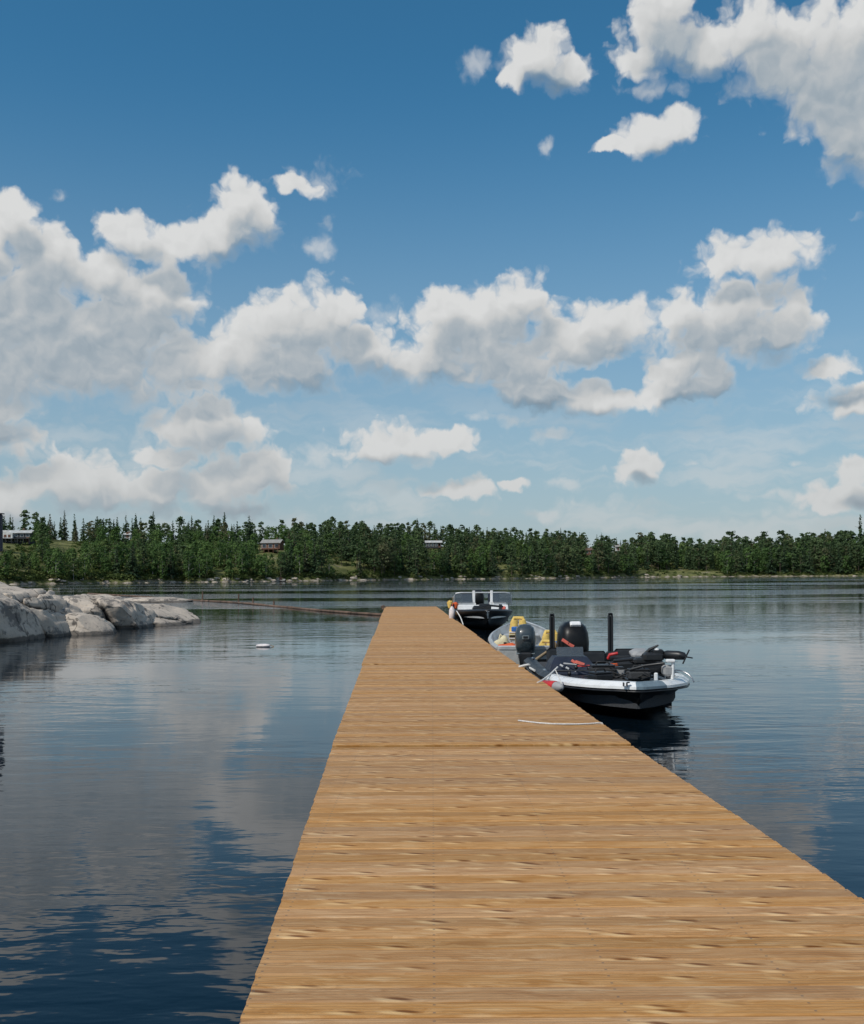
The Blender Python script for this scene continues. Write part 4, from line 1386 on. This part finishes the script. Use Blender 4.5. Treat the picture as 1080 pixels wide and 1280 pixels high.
# mooring lines
def line(pts, r, mat, label):
    m = MB()
    P = [Vector(p) for p in pts]
    out = []
    for i in range(len(P) - 1):
        for k in range(5):
            out.append(P[i].lerp(P[i + 1], k / 5))
    out.append(P[-1])
    for _ in range(3):
        out = [out[0]] + [(out[i - 1] + out[i] * 2 + out[i + 1]) / 4 for i in range(1, len(out) - 1)] + [out[-1]]
    m.tube(out, r, 7)
    return tag(m.build('mooring_line', M[mat]), label, 'rope')
dr_ = lambda y: Vector((dock_x(y)[1] - .06, y, dock_top(y) + .02))
line([L_(697, 834, 17.4) + W_, L_(688, 843, 16.9) + W_, L_(676, 852, 16.1) + W_, L_(672, 853.5, 15.9) + W_], .016, 'rope', 'white line from the bass boat rim down to the dock edge')
line([dr_(18.6), dr_(18.6) + Vector((.2, .0, .05)), L_(662, 835, 18.7) + W_, L_(668, 838, 18.0) + W_], .022, 'rope', 'short white line tied between the dock and the bass boat stern')
# ---- aluminium boat
alu = empty('aluminium_boat', (2.03, 22.6, 0), R(-3.5))
tag(alu, 'open aluminium boat with blue grey outboard, moored behind the bass boat', 'boat')
STA = [(0, .62, .55, .52, .02, -.12), (1.0, .74, .56, .58, .02, -.14), (2.4, .82, .60, .62, .04, -.14), (3.5, .74, .68, .50, .10, -.10), (4.3, .52, .77, .30, .2, 0), (4.85, .22, .86, .1, .36, .2), (5.05, .03, .90, .02, .5, .42)]
S = interp_st(STA, 26)
m = MB()
m.loft(hull_rings(S), True, False, False)
m.add(hull_rings(S)[0], [tuple(range(13))])
m.build('hull', M['alu_dull'], alu)
m = MB()
m.loft([list(reversed(r)) for r in hull_rings(S, .03, .0)], True, False, False)
m.build('liner', M['alu'], alu)
MB().loft(rim(S, .05, .05)).build('gunwale', M['alu'], alu)
m = MB()
m.loft([[(-max(.02, s[1] - .16), s[0], .08), (max(.02, s[1] - .16), s[0], .08)] for s in S if s[0] < 4.3], False, False, False)
m.build('floor', M['alu_dull'], alu)
MB().box((0, .03, .53), (1.2, .09, .10), b=.02).build('transom_cap', M['alu'], alu)
for y, w in ((.45, 1.2), (1.9, 1.42), (3.2, 1.28)):
    MB().box((0, y, .34), (w, .36, .06), b=.015).box((0, y, .2), (w * .8, .26, .26)).build('bench', M['alu'], alu)
MB().box((0, 4.1, .58), (.9, .5, .04), b=.01).build('bow_plate', M['alu'], alu)
MB().box((-.30, .28, .36), (.46, .40, .36), b=.03).build('locker', M['white'], alu)
outboard(alu, (-.02, -.36, .68), .78, M['engine'], M['engine_grey'], None, None)
# badge plate on the motor's rear
MB().box((-.02, -.665, .80), (.15, .03, .085), b=.01).build('motor_badge', M['engine_grey'], alu)
MB().box((-.02, -.672, .805), (.10, .03, .05), b=.006).build('badge_plate', M['black'], alu)
LA = lambda x, y, z: alu.matrix_basis @ Vector((x, y, z))
bpy.context.view_layer.update()
LA = lambda x, y, z: alu.matrix_world @ Vector((x, y, z))
ch_ = seat(alu, -.12, 1.95, .50, M['grey_pad'], .46, .42)
def vest(loc, rz, label, lean=0.0, s=1.0):
    o = empty('life_vest', loc, rz)
    m = MB()
    for sx in (-1, 1):
        m.loft([[(sx * (x0 * s), y * s, z * s) for x0, y in ((.012, -.06), (.21 * w, -.05), (.24 * w, 0), (.21 * w, .05), (.012, .05))] for z, w in ((0, .96), (.05, 1.0), (.22, .98), (.34, .9), (.44, .86), (.50, .72))], True)
    m.build('panel', M['yellow'], o)
    MB().box((0, -.01, .27 * s), (.36 * s, .15 * s, .13 * s), b=.02).build('chest_band', M['blue'], o)
    for z in (.035, .085, .135, .19):
        MB().box((0, -.015, z * s), (.47 * s, .155 * s, .03 * s), b=.005).build('strap', M[{.035: 'buoy', .085: 'black', .135: 'cream',   .19: 'buoy'}[z]], o)
    MB().tube([(-.15 * s, 0, .46 * s), (-.11 * s, .04, .55 * s), (.11 * s, .04, .55 * s), (.15 * s, 0, .46 * s)], .045 * s, 8).build('collar', M['yellow'], o)
    return tag(o, label, 'life vest', 'yellow and blue life vests')
vest(LA(-.12, 1.80, .60), R(-3), 'yellow and blue life vest hung over the aluminium boat seat, upright', 0, .92)
vest(LA(.60, 1.15, .28), R(10), 'yellow and blue life vest right of the grey outboard, beside the black pole', 0, .98)
vest(LA(.48, .75, .16), R(-16), 'striped yellow and blue life vest slumped lowest behind the black pole', 0, .85)
o = empty('fuel_tank', LA(-.42, .95, .37))
tag(o, 'orange red fuel tank lying in the aluminium boat by its left side', 'fuel tank')
MB().box((0, 0, .09), (.46, .30, .20), b=.06, ry=R(-8)).build('body', M['orange'], o)
MB().box((.19, -.10, .0), (.10, .16, .30), b=.03).build('side_handle', M['orange'], o)
MB().tube([(-.02, 0, .18), (-.02, 0, .225)], .035, 10).build('cap', M['black'], o)
o = empty('canvas_bag', LA(-.52, 1.75, .37))
tag(o, 'pale yellow canvas bag slumped at the aluminium boat left side', 'bag')
MB().ell((0, 0, .13), (.19, .16, .17), 16, 10, .85, fn=lambda q: Vector((q.x * (1 - .9 * max(0, q.z)), q.y, q.z * (1 + .35 * math.sin(q.x * 14))))).build('body', M['cream'], o)
MB().tube([(-.05, 0, .26), (-.02, 0, .36), (.03, 0, .30)], .02, 7).build('drawstring', M['cream'], o)
o = empty('rain_hat', LA(.18, 2.3, .72))
tag(o, 'small dark cap on the seat back of the aluminium boat', 'cap')
MB().ell((0, 0, .05), (.10, .11, .09), 14, 8, .9).build('crown', M['navy'], o)
MB().ell((.03, -.10, .03), (.08, .09, .014), 12, 6).build('brim', M['navy'], o)
# wooden oar leaning from the boat onto the bass boat's stern
a, b = at(651, 838, 19.9), at(688, 812, 21.6)
o = empty('oar', a)
tag(o, 'tan wooden oar slanting between the dock and the grey outboard', 'oar')
d = b - a
MB().tube([(0, 0, 0), d * .5, d], [.034, .033, .03], 9).build('shaft', M['tan_rope'], o)
MB().ell(tuple(d * 1.12), (.075, .10, .13), 14, 8, .8).build('blade', M['tan_rope'], o)

# ---- third boat, dark hull and railed windscreen
fb = empty('runabout', (2.02, 45.4, 0), R(.5))
tag(fb, 'farthest boat with black hull, pale deck and silver windscreen frame', 'boat')
STB = [(0, 1.15, .60, 1.0, .10, -.2), (-2.5, 1.20, .64, 1.0, .12, -.22), (-4.2, 1.13, .69, .83, .18, -.18), (-5.4, .82, .74, .48, .28, -.05), (-6.2, .40, .78, .18, .42, .12), (-6.6, .06, .79, .03, .55, .32)]
S = interp_st(STB, 26)
m = MB(); m.loft(hull_rings(S), True, False, False); m.add(hull_rings(S)[0], [tuple(range(13))]); m.build('hull', M['black_hull'], fb)
MB().loft(rim(S, .10, .07)).build('gunwale', M['black'], fb)
deck_mesh(S, .72, .14, -3.2, -6.5).build('bow_deck', M['alu'], fb)
deck_mesh(S, .45, .14, -.05, -3.2).build('cockpit_floor', M['carpet'], fb)
for sx in (-1, 1):
    c = MB().loft([[(sx * .62 + x * w, -3.0 + y * .55, z) for x, y in ((-.5, -.5), (.5, -.5), (.5, .5), (-.5, .5))] for z, w in ((.45, .72), (.95, .68), (1.0, .6))], False).build('console', M['white'], fb)
    MB().box((sx * .36, -3.25, 1.16), (.11, .05, .62), b=.012).build('pillar', M['white'], c)
    MB().box((sx * .78, -3.27, 1.17), (.72, .015, .40), rx=R(-12)).build('pane', M['tint'], c)
m = MB()
q = [(-1.16, -3.1, .86), (-1.15, -3.2, 1.25), (-1.08, -3.22, 1.36), (-.9, -3.24, 1.39), (.9, -3.24, 1.39), (1.08, -3.22, 1.36), (1.15, -3.2, 1.25), (1.16, -3.1, .86)]
m.tube(q, .026, 8)
for sx in (-1, 1):
    m.tube([(sx * 1.15, -3.2, 1.22), (sx * 1.18, -2.2, 1.18), (sx * 1.19, -1.6, .80)], .02, 7)
m.build('windscreen_frame', M['alu'], fb)
MB().box((0, -3.38, .80), (2.05, .10, .18), b=.02).build('dash', M['white'], fb)
seat(fb, -.55, -2.0, .78, M['navy'], .5, .5)
seat(fb, .55, -2.0, .78, M['navy'], .5, .5)
m = MB()
m.box((-.10, -4.6, .82), (.7, .3, .16), b=.04).box((.0, -4.5, .92), (.42, .26, .10), b=.03).tube([(-.5, -5.2, .80), (.1, -5.0, .92), (.7, -4.7, .86)], [.05, .04, .04], 8)
m.build('trolling_motor', M['black'], fb)
MB().box((.75, -4.3, .80), (.2, .2, .12), b=.03).build('hatch', M['coral'], fb)
MB().tube([(.62, -4.4, .74), (.64, -4.4, .94)], .06, 8).build('bow_light', M['black'], fb)
MB().ell((-.02, -6.42, .40), (.04, .03, .04), 10, 6).build('bow_eye', M['steel'], fb)
outboard(fb, (0, .5, .95), 1.0, M['black_hull'], M['black'], None, None)
bpy.context.view_layer.update()
# fender and vest hanging at that boat's dock side corner
q = at(565, 766, 41.0)
o = empty('boat_fender', q)
tag(o, 'white cylinder fender hanging between the farthest boat and the dock', 'fender')
MB().tube([(0, 0, -.36), (0, 0, -.3), (0, 0, .1), (0, 0, .2), (0, 0, .26)], [.05, .12, .12, .07, .03], 12).build('body', M['buoy'], o)
MB().tube([(.0, 0, .26), (.06, .1, .4)], .014, 6).build('lanyard', M['orange'], o)
q = at(565, 757, 41.2)
o = empty('life_vest', q - Vector((0, 0, .22)))
tag(o, 'yellow and orange life vest heaped on the corner of the farthest boat', 'life vest')
MB().box((-.07, 0, .26), (.22, .2, .36), b=.07, ry=R(-14)).build('panel', M['yellow'], o)
MB().box((.13, 0, .22), (.20, .2, .28), b=.06, ry=R(16)).build('side_panel', M['orange'], o)
MB().box((.02, -.06, .20), (.16, .16, .20), b=.04).build('buckle_band', M['navy'], o)
MB().box((.0, -.10, .06), (.2, .1, .1), b=.03).build('hem', M['buoy'], o)
line([at(571, 764, 40.6), at(576, 772, 39.8), at(579, 781, 39.0)], .022, 'rope', 'white line hanging over the bow of the farthest boat')
